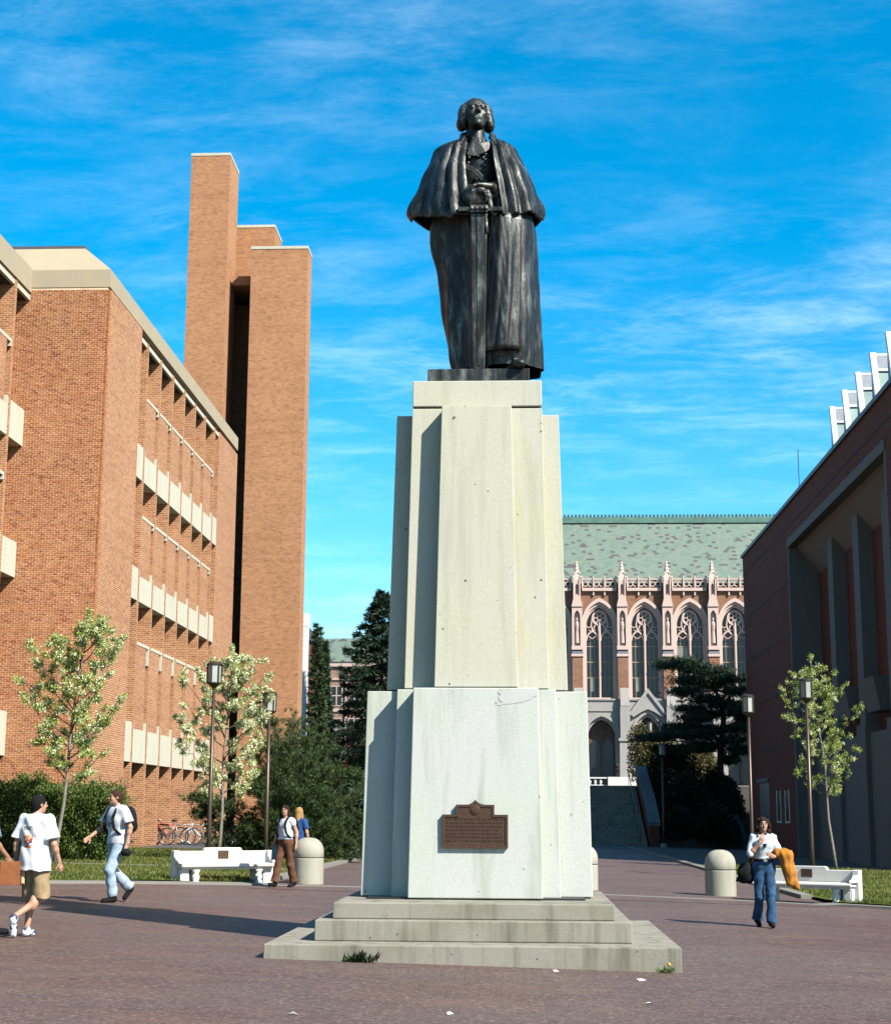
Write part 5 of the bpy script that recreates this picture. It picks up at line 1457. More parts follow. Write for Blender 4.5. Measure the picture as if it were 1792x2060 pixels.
b_ = AY(583, 1600, 140); conifer('columnar_conifer', 'dark columnar conifer peeping past the shortest brick tower', (b_.x, 140, PZ), AY(606, 1120, 140).z - PZ, 3.4, 33, MAT['spruce'], 130, .05, 60, nl=.45)
b_ = AY(645, 1600, 128); conifer('columnar_conifer', 'dark dense conifer beside the pale concrete column', (b_.x, 128, PZ), AY(630, 1290, 128).z - PZ, 2.3, 34, MAT['spruce'], 120, .05, 60, nl=.45)
b_ = AY(648, 1600, 122); conifer('young_conifer', 'slender open conifer in front of the far pink hall', (b_.x - .6, 122, PZ), AY(640, 1255, 122).z - PZ, 2.2, 35, MAT['pine'], 60, .0, 34, nl=.5)
b_ = AY(668, 1600, 108); conifer('young_conifer', 'low dark conifer at the foot of the spire-shaped conifer', (b_.x, 108, 1.5), AY(668, 1490, 108).z - 1.5, 5.0, 36, MAT['spruce'], 90, .05, 60, nl=.4)

# dark cedar in front of the library
cd = 107.
base = AY(1446, 1570, cd); base.z = 3.0
t = thing('cedar_tree', 'dark flat-tiered cedar in front of the library portals', 'cedar', base, 0)
rr = random.Random(9); rs_ = np.random.RandomState(9)
tr_ = [base, AY(1450, 1500, cd), AY(1456, 1440, cd), AY(1440, 1390, cd), AY(1425, 1345, cd)]
bm_ = MB().tube(tr_, [.26, .22, .17, .11, .05], 8); C_, D_ = [], []
pads = [(1345, 1338, 26, 9), (1372, 1334, 30, 10), (1400, 1346, 34, 11), (1440, 1352, 30, 9), (1465, 1368, 30, 10), (1390, 1370, 40, 11), (1432, 1378, 36, 10), (1480, 1392, 26, 9), (1375, 1392, 26, 8),
        (1420, 1408, 36, 9), (1462, 1418, 36, 11), (1390, 1428, 26, 7), (1484, 1432, 22, 10), (1400, 1446, 30, 10), (1425, 1438, 26, 9), (1372, 1465, 36, 11), (1400, 1478, 40, 11), (1345, 1482, 32, 8), (1310, 1486, 26, 6),
        (1430, 1470, 22, 10), (1482, 1465, 24, 11), (1470, 1490, 30, 9), (1488, 1510, 22, 10), (1420, 1506, 30, 9), (1380, 1508, 36, 9), (1468, 1530, 14, 8), (1340, 1508, 30, 8), (1496, 1440, 18, 12)]
for (px, py, w, h) in pads:
    for rep in range(2):
        dy_ = rr.uniform(-1.6, 1.6)
        c0 = AY(px, py, cd + dy_); s_px = cd / FPX
        bm_.tube([min(tr_, key=lambda q: abs(q.z - c0.z + .3)), c0], [.07, .02], 4, False)
        for k in range(210):
            c = c0 + Vector((rr.gauss(0, w * .55) * s_px, rr.gauss(0, .75), rr.gauss(0, h * .42) * s_px))
            C_.append(tuple(c)); D_.append(tuple(Vector((rr.gauss(0, .8), rr.gauss(0, .8), .45)).normalized()))
bm_.build('trunk', MAT['bark'], t)
obj_from(tufts(np.array(C_), np.array(D_), 6, .30, .045, MAT['spruce'], rs_, 'crown', .7), 'crown', t)

# leafy masses
def leafy(parent, name, boxes, n_, L, mat, seed, top_rough=.12):
    rs_ = np.random.RandomState(seed); C_, D_ = [], []
    tot = sum((b[1] - b[0]) * (b[3] - b[2]) + ((b[1] - b[0]) + (b[3] - b[2])) * (b[5] - b[4]) for b in boxes)
    for (x0, x1, y0, y1, z0, z1) in boxes:
        A = ((x1 - x0) * (y1 - y0), (x1 - x0) * (z1 - z0), (y1 - y0) * (z1 - z0))
        for k, (ar) in enumerate(A):
            m = int(n_ * ar / tot)
            u = rs_.rand(m, 3); lo = np.array((x0, y0, z0)); hi = np.array((x1, y1, z1))
            P_ = lo + u * (hi - lo); N_ = np.zeros((m, 3))
            bumpy = .10 * np.sin(P_[:, 0] * 4.1 + seed) * np.sin(P_[:, 1] * 3.7) + .07 * np.sin(P_[:, 0] * 9 + P_[:, 2] * 7) + rs_.normal(size=m) * .07
            if k == 0: P_[:, 2] = hi[2] + bumpy * (top_rough / .12); N_[:, 2] = 1
            elif k == 1: P_[:, 1] = lo[1] - bumpy; N_[:, 1] = -1
            else:
                sd = rs_.rand(m) > .5; P_[:, 0] = np.where(sd, hi[0] + bumpy, lo[0] - bumpy); N_[:, 0] = np.where(sd, 1, -1)
            C_.append(P_); D_.append(unit(N_ * .9 + rs_.normal(size=(m, 3)) * .75 + np.array((0, 0, .35))))
    return obj_from(leaf_mesh(name, np.concatenate(C_), np.concatenate(D_), L, L * .55, mat, rs_), name, parent)
hy = 43.2
hx0, hx1 = -18.5, AY(222, 1700, hy).x
htop = AY(120, 1598, hy).z
hg = thing('hedge', 'dense clipped green hedge along the foot of the brick hall', 'hedge', ((hx0 + hx1) / 2, hy + .8, gz(-13, hy)))
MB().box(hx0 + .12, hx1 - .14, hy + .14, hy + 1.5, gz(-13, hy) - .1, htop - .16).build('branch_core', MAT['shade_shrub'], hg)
leafy(hg, 'foliage', [(hx0, hx1, hy, hy + 1.6, gz(-13, hy), htop - .05), (hx0, AY(90, 1700, hy).x, hy + .2, hy + 1.6, htop - .1, htop + .12)], 62000, .085, MAT['hedge'], 3, .2)
sp_ = np.random.RandomState(8); m = 900
C_ = np.stack([sp_.uniform(hx0, hx1, m), sp_.uniform(hy + .1, hy + 1.4, m), np.full(m, htop - .02)], 1)
obj_from(leaf_mesh('shoots', C_, unit(np.stack([sp_.normal(size=m) * .3, sp_.normal(size=m) * .3, np.ones(m)], 1)), sp_.uniform(.1, .34, m), .035, MAT['hedge'], sp_), 'shoots', hg)
# shaded shrubs on the bank beside the stairs
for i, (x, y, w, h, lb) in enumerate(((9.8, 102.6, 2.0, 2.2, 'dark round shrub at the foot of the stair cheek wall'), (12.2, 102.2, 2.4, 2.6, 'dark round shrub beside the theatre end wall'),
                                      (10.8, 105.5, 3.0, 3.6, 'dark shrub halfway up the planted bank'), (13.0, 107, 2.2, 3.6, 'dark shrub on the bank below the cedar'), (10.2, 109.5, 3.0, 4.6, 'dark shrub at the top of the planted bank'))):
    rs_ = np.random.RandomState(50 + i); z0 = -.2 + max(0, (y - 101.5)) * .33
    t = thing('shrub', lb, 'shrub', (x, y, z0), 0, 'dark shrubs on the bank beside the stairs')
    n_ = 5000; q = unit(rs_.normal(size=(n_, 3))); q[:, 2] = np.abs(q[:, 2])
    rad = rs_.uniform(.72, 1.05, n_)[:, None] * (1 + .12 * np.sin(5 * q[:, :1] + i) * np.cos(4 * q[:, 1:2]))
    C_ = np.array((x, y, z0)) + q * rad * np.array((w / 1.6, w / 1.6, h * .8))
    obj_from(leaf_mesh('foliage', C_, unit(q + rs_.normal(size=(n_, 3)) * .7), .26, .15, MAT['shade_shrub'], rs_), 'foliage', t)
    MB().tube([(x, y, z0 - .2), (x, y, z0 + h * .6)], [.08, .03], 5).build('stem', MAT['bark'], t)
def blob_shrub(label, name, c, w, h, n_, L, mat, seed, cat='shrub'):
    rs_ = np.random.RandomState(seed); c = np.array(c, float)
    t = thing(name, label, cat, tuple(c), 0)
    q = unit(rs_.normal(size=(n_, 3))); rad = rs_.uniform(.35, 1.08, n_)[:, None] ** .6 * (1 + .2 * np.sin(4 * q[:, :1] + seed) * np.cos(5 * q[:, 2:]))
    C_ = c + np.array((0, 0, h * .55)) + q * rad * np.array((w / 2, w / 2, h * .48))
    obj_from(leaf_mesh('foliage', C_, unit(q * .5 + rs_.normal(size=(n_, 3))), L, L * .55, mat, rs_), 'foliage', t)
    st_ = MB(); rr = random.Random(seed)
    for k in range(9): st_.tube([tuple(c), (c[0] + rr.uniform(-.2, .2) * w, c[1] + rr.uniform(-.2, .2) * w, c[2] + h * .4), (c[0] + rr.uniform(-.42, .42) * w, c[1] + rr.uniform(-.3, .3) * w, c[2] + h * rr.uniform(.7, .95))], [.03, .02, .008], 4, False)
    st_.build('stems', MAT['bark'], t)
for i, (px, py0, py1, w) in enumerate(((1290, 1462, 1552, 2.0), (1330, 1490, 1555, 2.6), (1375, 1505, 1556, 2.6), (1415, 1515, 1556, 2.2))):
    y = 114.5; a = AY(px, py1, y)
    blob_shrub(('olive-gold shrub tallest of the row at the stair head', 'olive-gold shrub second from the stair rail', 'olive-gold shrub half under the cedar boughs', 'low olive-gold shrub beside the cedar trunk')[i], 'shrub', (a.x, y, PZ), w, AY(px, py0, y).z - PZ, 2600, .2, MAT['gold_shrub'], 70 + i)
y = 92.; a = AY(712, 1650, y); blob_shrub('bronze-red leaved small tree between the pine bush and the pedestal', 'red_leaf_tree', (a.x, y, .2), 1.9, AY(712, 1470, y).z - .2, 4200, .16, MAT['red_leaf'], 81, 'tree')
# young tree stake by the walk
a = G(696, 1707); MBs = MB().tube([(a.x, a.y, a.z - .1), (a.x + .22, a.y, a.z + 1.25)], [.035, .03], 6); tag(MBs.build('leaning_stake', MAT['bark'], origin=tuple(a)), 'thin leaning wooden stake at the right edge of the pine bush', 'stake')

# grass on the lawns
def grass(x0, x1, y0, y1, n_, seed):
    rs_ = np.random.RandomState(seed)
    x = rs_.uniform(x0, x1, n_); y = y0 + (y1 - y0) * rs_.rand(n_) ** 1.4
    r_ = np.hypot(x - PC[0], y - PC[1]); ok = (r_ > RK + kerb_w + .05); 
    ok &= ~((np.abs(y - (40.45 + (x + 15.4) * .12)) < .3) & (x < WL))
    x, y = x[ok], y[ok]; z = np.clip(-.024 * (x + .0488 * y), -.42, .42) + .055
    C_ = np.stack([x, y, z], 1); d = unit(np.stack([rs_.normal(size=len(x)) * .45, rs_.normal(size=len(x)) * .45, np.ones(len(x))], 1))
    o = obj_from(leaf_mesh('grass', C_, d, rs_.uniform(.05, .13, len(x)), .022, MAT['grass'], rs_), 'grass')
    tag(o, 'short green grass growing on the lawn %s' % ('left of the walk' if x0 < 0 else 'right of the walk by the theatre'), 'grass'); return stuff(o)
grass(-15.4, WL - .3, 33, 58, 60000, 1)
grass(WR + .35, 14.4, 31, 60, 60000, 2)
# weeds at the foot of the steps
def weed(label, px, py, r_, n_, mat, seed, flower=False):
    rs_ = np.random.RandomState(seed)
    c = np.array((AY(px, py, cy - 2.34).x, cy - 2.36, 0)); c[2] = gz(c[0], c[1])
    t = thing('weed', label, 'weed', tuple(c), 0)
    az = rs_.uniform(0, 6.28, n_); el = rs_.uniform(.15, 1.4, n_)
    d = np.stack([np.cos(az) * np.cos(el), np.sin(az) * np.cos(el) * .6, np.sin(el)], 1)
    C_ = c + rs_.normal(size=(n_, 3)) * np.array((r_ * .45, .015, .006)); C_[:, 2] = c[2] + .003
    obj_from(leaf_mesh('leaves', C_, d, rs_.uniform(.4, 1, n_) * r_, r_ * .2, mat, rs_), 'leaves', t)
    MB().tube([tuple(c), (c[0], c[1], c[2] + r_ * .5)], .006, 5).build('stem', mat, t)
    if flower:
        MB().ball((c[0] + .03, c[1], c[2] + r_ * .9), .022, 8, 5).build('flower_head', mat_plain('yellow_flower', (.75, .55, .05), .7), t)
weed('dark leafy weed rooted against the lowest step', 727, 1921, .16, 90, MAT['shade_shrub'], 5)
weed('small green weed at the left end of the lowest step', 704, 1924, .09, 40, MAT['hedge'], 6)
weed('small dandelion with a yellow head at the step corner', 1340, 1957, .10, 46, MAT['hedge'], 7, True)
# ------------------------------------------------------------------ people
def mat_cloth(name, c, var=.12, scale=14., rough=.9):
    return mat_plain(name, c, rough, var=var, scale=scale, bmp=.15, kind='Object', spec=.15)
SKIN = mat_plain('warm_skin', (.52, .29, .19), .55, var=.10, scale=20, kind='Object', spec=.3)
SKIN2 = mat_plain('tanned_skin', (.40, .20, .12), .55, var=.10, scale=20, kind='Object', spec=.3)
WHITE = mat_cloth('white_cotton', (.74, .75, .76), .06)
EYE = mat_plain('dark_eye', (.03, .02, .015), .3)
LIPS = mat_plain('lip_red', (.36, .13, .10), .5)
BLACKC = mat_cloth('black_webbing', (.015, .015, .018))
def mat_print(name, base, marks):
    """cloth with a flat printed motif: marks = [(x0, x1, z0, z1, front?, colour stops)] in the wearer's own axes"""
    m, n, l, b = new_mat(name)
    v = coords(n, l, 'Object'); s = n.new('ShaderNodeSeparateXYZ'); l.new(v, s.inputs[0])
    col = ramp(n, l, noise(n, l, v, 14, 4), [(.3, tuple(x * .94 for x in base)), (.7, base)])
    def cmp(sock, op, val):
        q = n.new('ShaderNodeMath'); q.operation = op; l.new(sock, q.inputs[0]); q.inputs[1].default_value = val; return q.outputs[0]
    def mul(a, c):
        q = n.new('ShaderNodeMath'); q.operation = 'MULTIPLY'; l.new(a, q.inputs[0])
        if isinstance(c, float): q.inputs[1].default_value = c
        else: l.new(c, q.inputs[1])
        return q.outputs[0]
    for (x0, x1, z0, z1, front, sc, thr, stops) in marks:
        f = mul(mul(cmp(s.outputs[0], 'GREATER_THAN', x0), cmp(s.outputs[0], 'LESS_THAN', x1)), mul(cmp(s.outputs[2], 'GREATER_THAN', z0), cmp(s.outputs[2], 'LESS_THAN', z1)))
        f = mul(f, cmp(s.outputs[1], 'GREATER_THAN' if front else 'LESS_THAN', 0.))
        nz = noise(n, l, v, sc, 2)
        f = mul(f, cmp(nz, 'GREATER_THAN', thr))
        col = mixc(n, l, f, col, ramp(n, l, noise(n, l, v, sc * .55, 1), stops))
    l.new(col, b.inputs['Base Color']); setv(b, Roughness=.9); b.inputs['Specular IOR Level'].default_value = .15
    bump(n, l, b, noise(n, l, v, 90, 3), .12, .004)
    return m

def person(label, loc, rz, Hh, P_, wear, group='people walking across the court', res=.0105, head_yaw=0., head_pitch=0., fem=False, skin=SKIN, hands=('relaxed', 'relaxed'), hand_dirs=None):
    """P_: joints in metres for a 1.75 m body, facing +Y, right hand at +X"""
    k = Hh / 1.75
    J = {q: np.array(v, float) * k for q, v in P_.items()}
    t = local('person', label, 'person', loc, rz, group)
    allp = np.array(list(J.values()))
    lo = allp.min(0) - .24 * k; hi = allp.max(0) + .24 * k; lo[2] = -.03; hi[2] = J['head'][2] + .2 * k
    new = lambda r=res: SDF(lo, hi, r)
    HRm = Matrix.Rotation(head_yaw, 3, 'Z') @ Matrix.Rotation(head_pitch, 3, 'X')
    def q(x, y, z): return J['head'] + np.array(HRm @ Vector((x, y, z))) * k
    up = (J['neck'] - J['pelvis']); 
    def trunk(s, g, kk=.05):
        """g = how far the cloth stands off the body"""
        pv, nk = J['pelvis'], J['neck']; at = lambda f: pv + (nk - pv) * f
        sh = .155 if fem else .178
        s.ell(at(.0), [(.165 if fem else .155) * k + g, .115 * k + g, .13 * k + g], kk * k)
        s.ell(at(.33), [(.12 if fem else .14) * k + g, .10 * k + g, .17 * k + g], kk * k)
        s.ell(at(.66) + np.array((0, .01 * k, 0)), [(.145 if fem else .168) * k + g, .115 * k + g, .17 * k + g], kk * k)
        s.cap(J['sl'] * .9 + at(.93) * .1, J['sr'] * .9 + at(.93) * .1, .055 * k + g, .055 * k + g, .05 * k)
        if fem:
            fw_ = np.array((0, .075 * k, 0))
            for sd in (-1, 1): s.ell(at(.66) + fw_ + np.array((sd * .062 * k, 0, -.01)), [.055 * k + g * .5] * 3, .04 * k)
    # body: one continuous surface
    s = new()
    trunk(s, 0.)
    s.cap(J['neck'] - np.array((0, 0, .03 * k)), q(0, -.012, -.055), .055 * k, .05 * k, .03 * k)
    face_sdf(s, J['head'], q, k, fem, HRm.to_4x4())
    for sd in 'lr':
        s.cap(J['s' + sd], J['e' + sd], .05 * k, .040 * k, .03 * k); s.cap(J['e' + sd], J['w' + sd], .041 * k, .027 * k, .02 * k)
        s.ell(J['e' + sd] * .7 + J['w' + sd] * .3, [.041 * k] * 3, .03 * k)
        s.cap(J['h' + sd], J['k' + sd], .085 * k, .056 * k, .04 * k); s.cap(J['k' + sd], J['a' + sd], .055 * k, .036 * k, .03 * k)
        s.ell(J['k' + sd] * .68 + J['a' + sd] * .32 + np.array((0, -.018 * k, 0)), [.052 * k, .052 * k, .1 * k], .03 * k)
        a, tt = J['a' + sd], J['t' + sd]
        s.cap(a, a + (tt - a) * .15 - np.array((0, 0, .03 * k)), .038 * k, .038 * k, .02 * k); s.cap(a - np.array((0, 0, .035 * k)), tt, .036 * k, .03 * k, .02 * k)
        e, w = J['e' + sd], J['w' + sd]
        d = (w - e) / np.linalg.norm(w - e)
        hd = (hand_dirs or {}).get(sd)
        dd, pn = hd if hd else (d, np.array((-1. if sd == 'r' else 1., .15, 0)))
        hand_sdf(s, w, dd, pn, -1 if sd == 'r' else 1, k, .55)
    body = s.build('body', skin, t)
    hm = next((i_['mat'] for i_ in wear if i_['kind'] == 'hair'), BLACKC)
    for g_ in (-1, 1):
        MB().ball((0, 0, 0), .0115 * k, 8, 5).build('eye', EYE, t, smooth=True).location = q(g_ * .031, .0815, .011)
        MB().tube([q(g_ * .014, .0955, .034), q(g_ * .034, .092, .039), q(g_ * .053, .074, .033)], .0052 * k, 5).build('eyebrow', hm, t, smooth=True)
    MB().tube([q(-.021, .084, -.055), q(0, .0905, -.054), q(.021, .084, -.055)], .0052 * k, 5).build('lips', LIPS, t, smooth=True)
    for item in wear:
        kd = item['kind']
        if kd == 'shoes':
            for sd in 'lr':
                s = new(); a, tt = J['a' + sd], J['t' + sd]; u_ = (tt - a); u_ = u_ / np.linalg.norm(u_)
                hl = a - np.array((0, 0, .038 * k)) - u_ * .03 * k
                s.cap(hl, tt, .045 * k, .041 * k, .02); s.cap(a * .98, a - np.array((0, 0, .03 * k)), .05 * k, .05 * k, .02)
                s.half((0, 0, -1), -item.get('floor', .0) if item.get('floor', .0) < .1 else .5)
                s.build('shoe', item['mat'], t)
            continue
        s = new(item.get('res', res))
        if kd == 'top':
            trunk(s, item.get('g', .03) * k, .06)
            sl_ = item.get('sleeve', .62)
            for sd in 'lr':
                a, e, w = J['s' + sd], J['e' + sd], J['w' + sd]
                if sl_ <= 1: s.cone(a, a + (e - a) * sl_, .068 * k, item.get('cuff', .078) * k, .035 * k)
                else: s.cone(a, e, .066 * k, .060 * k, .035 * k); s.cap(a * .05 + e * .95, e, .06 * k, .058 * k, .03 * k); s.cone(e, e + (w - e) * (sl_ - 1), .058 * k, item.get('cuff', .05) * k, .03 * k)
            # skirt of the shirt below the waist
            pz = J['pelvis'][2]
            hem = pz + item.get('hem', -.04) * k
            if item.get('hem', -.04) < .05:
                s.cone(J['pelvis'] + np.array((0, 0, .22 * k)), np.array((J['pelvis'][0], J['pelvis'][1], hem)), .155 * k, item.get('flare', .185) * k, .06 * k, flat=.74)
            s.half((0, 0, -1), -hem)
            nk = q(0, 0, -.105)
            s.ell(nk + np.array((0, .02 * k, 0)), [.075 * k, .085 * k, item.get('neck', .05) * k], .01, True)
            s.wrinkle(.0085 * k, 21, 17, 15, item.get('ph', .5))
        elif kd in ('trousers', 'shorts'):
            g = item.get('g', .012) * k; end = item.get('end', .96); fl = item.get('flare', .062)
            s.ell(J['pelvis'], [(.165 if fem else .158) * k + g, .118 * k + g, .13 * k + g], .05 * k)
            for sd in 'lr':
                h, kn, a = J['h' + sd], J['k' + sd], J['a' + sd]
                if kd == 'shorts':
                    s.cone(h + (h - kn) * .1, kn + (a - kn) * item.get('len', .04), .098 * k, item.get('flare', .112) * k, .05 * k)
                else:
                    s.cap(h, kn, .093 * k + g, .066 * k + g, .05 * k); s.cone(kn, a + (a - kn) * (end - 1), .066 * k + g, fl * k + g, .03 * k)
                    if item.get('bell'): s.cone(kn + (a - kn) * .45, a + (a - kn) * (end - 1), .058 * k + g, (fl + .018) * k, .02 * k)
            s.half((0, 0, 1), J['pelvis'][2] + item.get('rise', .10) * k)
            s.wrinkle(.008 * k, 23, 19, 17, item.get('ph', 1.7))
        elif kd == 'hair':
            st_ = item.get('style', 'short')
            s.ell(q(0, -.02, .036), [.086 * k, .102 * k, .094 * k], .01, rot=HRm.to_4x4())
            if st_ == 'short': s.ell(q(0, -.05, -.02), [.074 * k, .06 * k, .07 * k], .02, rot=HRm.to_4x4())
            if st_ == 'long':
                s.cap(q(0, -.06, .02), q(0, -.085, -.2), .085 * k, .07 * k, .04)
                for g_ in (-1, 1): s.cap(q(g_ * .075, -.02, .02), q(g_ * .09, -.02, -.14), .03 * k, .035 * k, .03)
            if st_ == 'curly':
                rc = np.random.RandomState(2)
                for i in range(70):
                    a_ = rc.uniform(-2.75, 2.75); z_ = rc.uniform(-.16, .09)
                    r_ = .088 + .022 * (z_ < 0)
                    s.ell(q(r_ * math.sin(a_), -.015 - r_ * math.cos(a_) * 1.0, z_), [.022 * k] * 3, .014)
            if st_ == 'tied':
                s.ell(q(0, -.13, .0), [.05 * k, .06 * k, .06 * k], .03); s.cap(q(0, -.08, -.03), q(.02, -.12, -.16), .05 * k, .03 * k, .03)
            s.ell(q(0, .098, -.03), [.073 * k, .085 * k, .082 * k], .012, True, rot=HRm.to_4x4())
            s.half((0, 0, -1), -(q(0, 0, -.35 if st_ == 'long' else -.22)[2]))
            s.wrinkle(.004, 70, 60, 90, .9)
        elif kd == 'belt':
            pv = J['pelvis'] + np.array((0, 0, item.get('z', .085) * k))
            s.ell(pv, [.162 * k, .13 * k, .16 * k], .01); s.half((0, 0, 1), pv[2] + .022 * k); s.half((0, 0, -1), -(pv[2] - .022 * k))
        s.build(item['name'], item['mat'], t)
    return t, J, q, k, loc, rz

def world_pt(loc, rz, p):
    c_, s_ = math.cos(rz), math.sin(rz)
    return Vector((loc[0] + p[0] * c_ - p[1] * s_, loc[1] + p[0] * s_ + p[1] * c_, loc[2] + p[2]))
STAND = dict(pelvis=(0, 0, .96), neck=(0, -.01, 1.50), head=(0, .035, 1.64), sl=(-.175, 0, 1.43), sr=(.175, 0, 1.43), hl=(-.09, 0, .92), hr=(.09, 0, .92))
def pose(**kw): d = dict(STAND); d.update(kw); return d

# man in white T-shirt and khaki shorts, seen from behind
loc = G(62, 1886); rz = math.radians(-18)
PO = pose(el=(-.25, -.06, 1.15), wl=(-.26, -.02, .91), er=(.27, .0, 1.15), wr=(.30, .10, .92),
          kl=(-.09, .10, .50), al=(-.09, .03, .085), tl=(-.10, .19, .035), kr=(.12, .06, .50), ar=(-.06, -.30, .26), tr=(-.08, -.26, .05))
khaki = mat_cloth('khaki_cotton', (.42, .30, .17), .15)
tee = mat_print('printed_white_tee', (.74, .75, .76), [(-.10, .06, 1.27, 1.315, False, 60., .46, [(.35, (.02, .12, .03)), (.65, (.03, .05, .03))]),
                                                       (-.08, .05, 1.06, 1.21, False, 30., .44, [(.30, (.02, .06, .22)), (.45, (.6, .05, .02)), (.55, (.75, .35, .02)), (.7, (.05, .02, .02))])])
sneak, n, l, b = new_mat('white_sneaker')
v = coords(n, l, 'Object'); l.new(ramp(n, l, noise(n, l, v, 13, 1), [(.50, (.75, .75, .74)), (.56, (.03, .04, .10))]), b.inputs['Base Color']); setv(b, Roughness=.6)
person('man in white T-shirt and khaki shorts seen from behind, mid-stride', loc, rz, 1.68, PO,
       [dict(kind='top', name='t_shirt', mat=tee, g=.045, sleeve=.80, cuff=.105, hem=-.14, flare=.235, ph=.3), dict(kind='shorts', name='shorts', mat=khaki, len=.10, flare=.118), dict(kind='shoes', name='shoes', mat=sneak),
        dict(kind='hair', name='hair', mat=mat_cloth('black_hair', (.012, .011, .010)), style='short')], head_yaw=math.radians(-28), skin=SKIN)
# companion at the very edge, holding a folder
loc2 = G(-42, 1884); rz2 = math.radians(-50)
PO = pose(el=(-.25, -.05, 1.15), wl=(-.25, .05, .92), er=(.25, .03, 1.14), wr=(.24, .20, .96), kl=(-.09, .16, .51), al=(-.09, .20, .085), tl=(-.09, .37, .035), kr=(.09, .0, .49), ar=(.09, -.20, .13), tr=(.09, -.06, .03))
plaid, n, l, b = new_mat('blue_plaid')
v = coords(n, l, 'Object'); ck = n.new('ShaderNodeTexChecker'); ck.inputs['Scale'].default_value = 55; l.new(v, ck.inputs['Vector'])
ck.inputs['Color1'].default_value = rgb((.06, .18, .42)); ck.inputs['Color2'].default_value = rgb((.45, .55, .65)); l.new(ck.outputs[0], b.inputs['Base Color']); setv(b, Roughness=.9)
tp2 = person('person in blue plaid shirt cut by the picture edge, holding a brown folder', loc2, rz2, 1.72, PO,
       [dict(kind='top', name='plaid_shirt', mat=plaid, g=.035, sleeve=.85, cuff=.09, hem=-.10, flare=.2), dict(kind='trousers', name='trousers', mat=mat_cloth('dark_trousers', (.05, .05, .06))), dict(kind='shoes', name='shoes', mat=BLACKC),
        dict(kind='hair', name='hair', mat=mat_cloth('brown_hair', (.05, .03, .02)), style='short')], skin=SKIN2, hand_dirs={'r': (np.array((0, .5, -.86)), np.array((-1., 0, 0)))})
h = world_pt(loc2, rz2, tp2[1]['wr'])
fo = local('folder', 'brown card folder with pale papers held at the picture edge', 'folder', (h.x + .02, h.y - .02, h.z - .12), rz2)
MB().box(.0, .022, -.10, .24, -.22, .06).build('cover', mat_cloth('brown_card', (.36, .13, .05)), fo, bevel=.004)
MB().box(.026, .04, .17, .21, -.20, .05).build('papers', mat_cloth('cream_paper', (.72, .62, .40)), fo)

# man in white T-shirt and pale jeans walking towards the left
loc = G(234, 1816); rz = math.radians(138)
PO = pose(pelvis=(0, .02, .96), neck=(0, .05, 1.50), head=(0, .11, 1.64), sl=(-.18, .05, 1.43), sr=(.18, .05, 1.43), el=(-.27, -.02, 1.17), wl=(-.27, .03, .92), er=(.30, .12, 1.17), wr=(.33, .33, 1.02),
          hl=(-.09, .02, .92), hr=(.09, .02, .92), kl=(-.07, .20, .52), al=(-.05, .10, .085), tl=(-.05, .28, .035), kr=(.08, .06, .50), ar=(.07, -.30, .22), tr=(.07, -.20, .06))
jean = mat_cloth('pale_blue_denim', (.46, .58, .70), .2)
tee2 = mat_print('logo_white_tee', (.72, .73, .76), [(-.06, .05, 1.24, 1.32, True, 45., .47, [(.4, (.03, .06, .14)), (.6, (.02, .03, .06))])])
tp = person('man in white T-shirt and pale jeans with a backpack, walking past the hedge', loc, rz, 1.84, PO,
       [dict(kind='top', name='t_shirt', mat=tee2, g=.035, sleeve=.72, cuff=.10, hem=-.05, flare=.19), dict(kind='trousers', name='jeans', mat=jean, flare=.072, g=.014), dict(kind='shoes', name='shoes', mat=mat_cloth('black_leather', (.014, .012, .011))),
        dict(kind='hair', name='hair', mat=mat_cloth('auburn_hair', (.085, .032, .02)), style='short')], head_yaw=math.radians(-12), skin=SKIN)
def straps(parent, J, k, mat, off=.045):
    m = MB()
    for sd, s_ in (('sl', -1), ('sr', 1)):
        a = J[sd]; x = s_ * .105 * k; y0 = J['neck'][1]
        pts = [(x, y0 - .13 * k, a[2] - .25 * k), (x, y0 - .10 * k, a[2] + .02 * k), (x, y0 + .0, a[2] + .092 * k), (x, y0 + .10 * k, a[2] + .02 * k), (x * 1.05, y0 + .165 * k, a[2] - .12 * k), (x * 1.3, y0 + .145 * k, a[2] - .28 * k), (x * 1.62, y0 + .05 * k, a[2] - .37 * k), (x * 1.5, y0 - .10 * k, a[2] - .38 * k)]
        for i in range(len(pts) - 1): m.tube([pts[i], pts[i + 1]], .024 * k, 6)
    return m.build('straps', mat, parent, smooth=True)
def backpack(label, tpl, mat):
    t, J, q, k, loc, rz = tpl
    o = local('backpack', label, 'backpack', loc, rz)
    c = J['neck'] * .55 + J['pelvis'] * .45 + np.array((0, -.22 * k, 0))
    s = SDF(c - .4, c + .4, .014)
    s.ell(c + np.array((0, .0, .02)), [.15 * k, .10 * k, .23 * k], .03); s.ell(c + np.array((0, -.07, -.07)), [.11 * k, .06 * k, .10 * k], .03)
    s.build('bag', mat, o); straps(o, J, k, mat)
    return o
backpack('black backpack on the man in white T-shirt and pale jeans', tp, BLACKC)
h = world_pt(loc, rz, tp[1]['wl'] + np.array((0, .02, -.14)))
cpn = MB(); cpn.ball((0, 0, 0), .085, 14, 8, (1, 1, .75)); cpn.ball((.06, .03, -.01), .05, 10, 6, (1.3, 1, .35))
o = cpn.build('cap', BLACKC, smooth=True); o.location = h; tag(o, 'dark cap carried low in the hand of the man in pale jeans', 'cap')

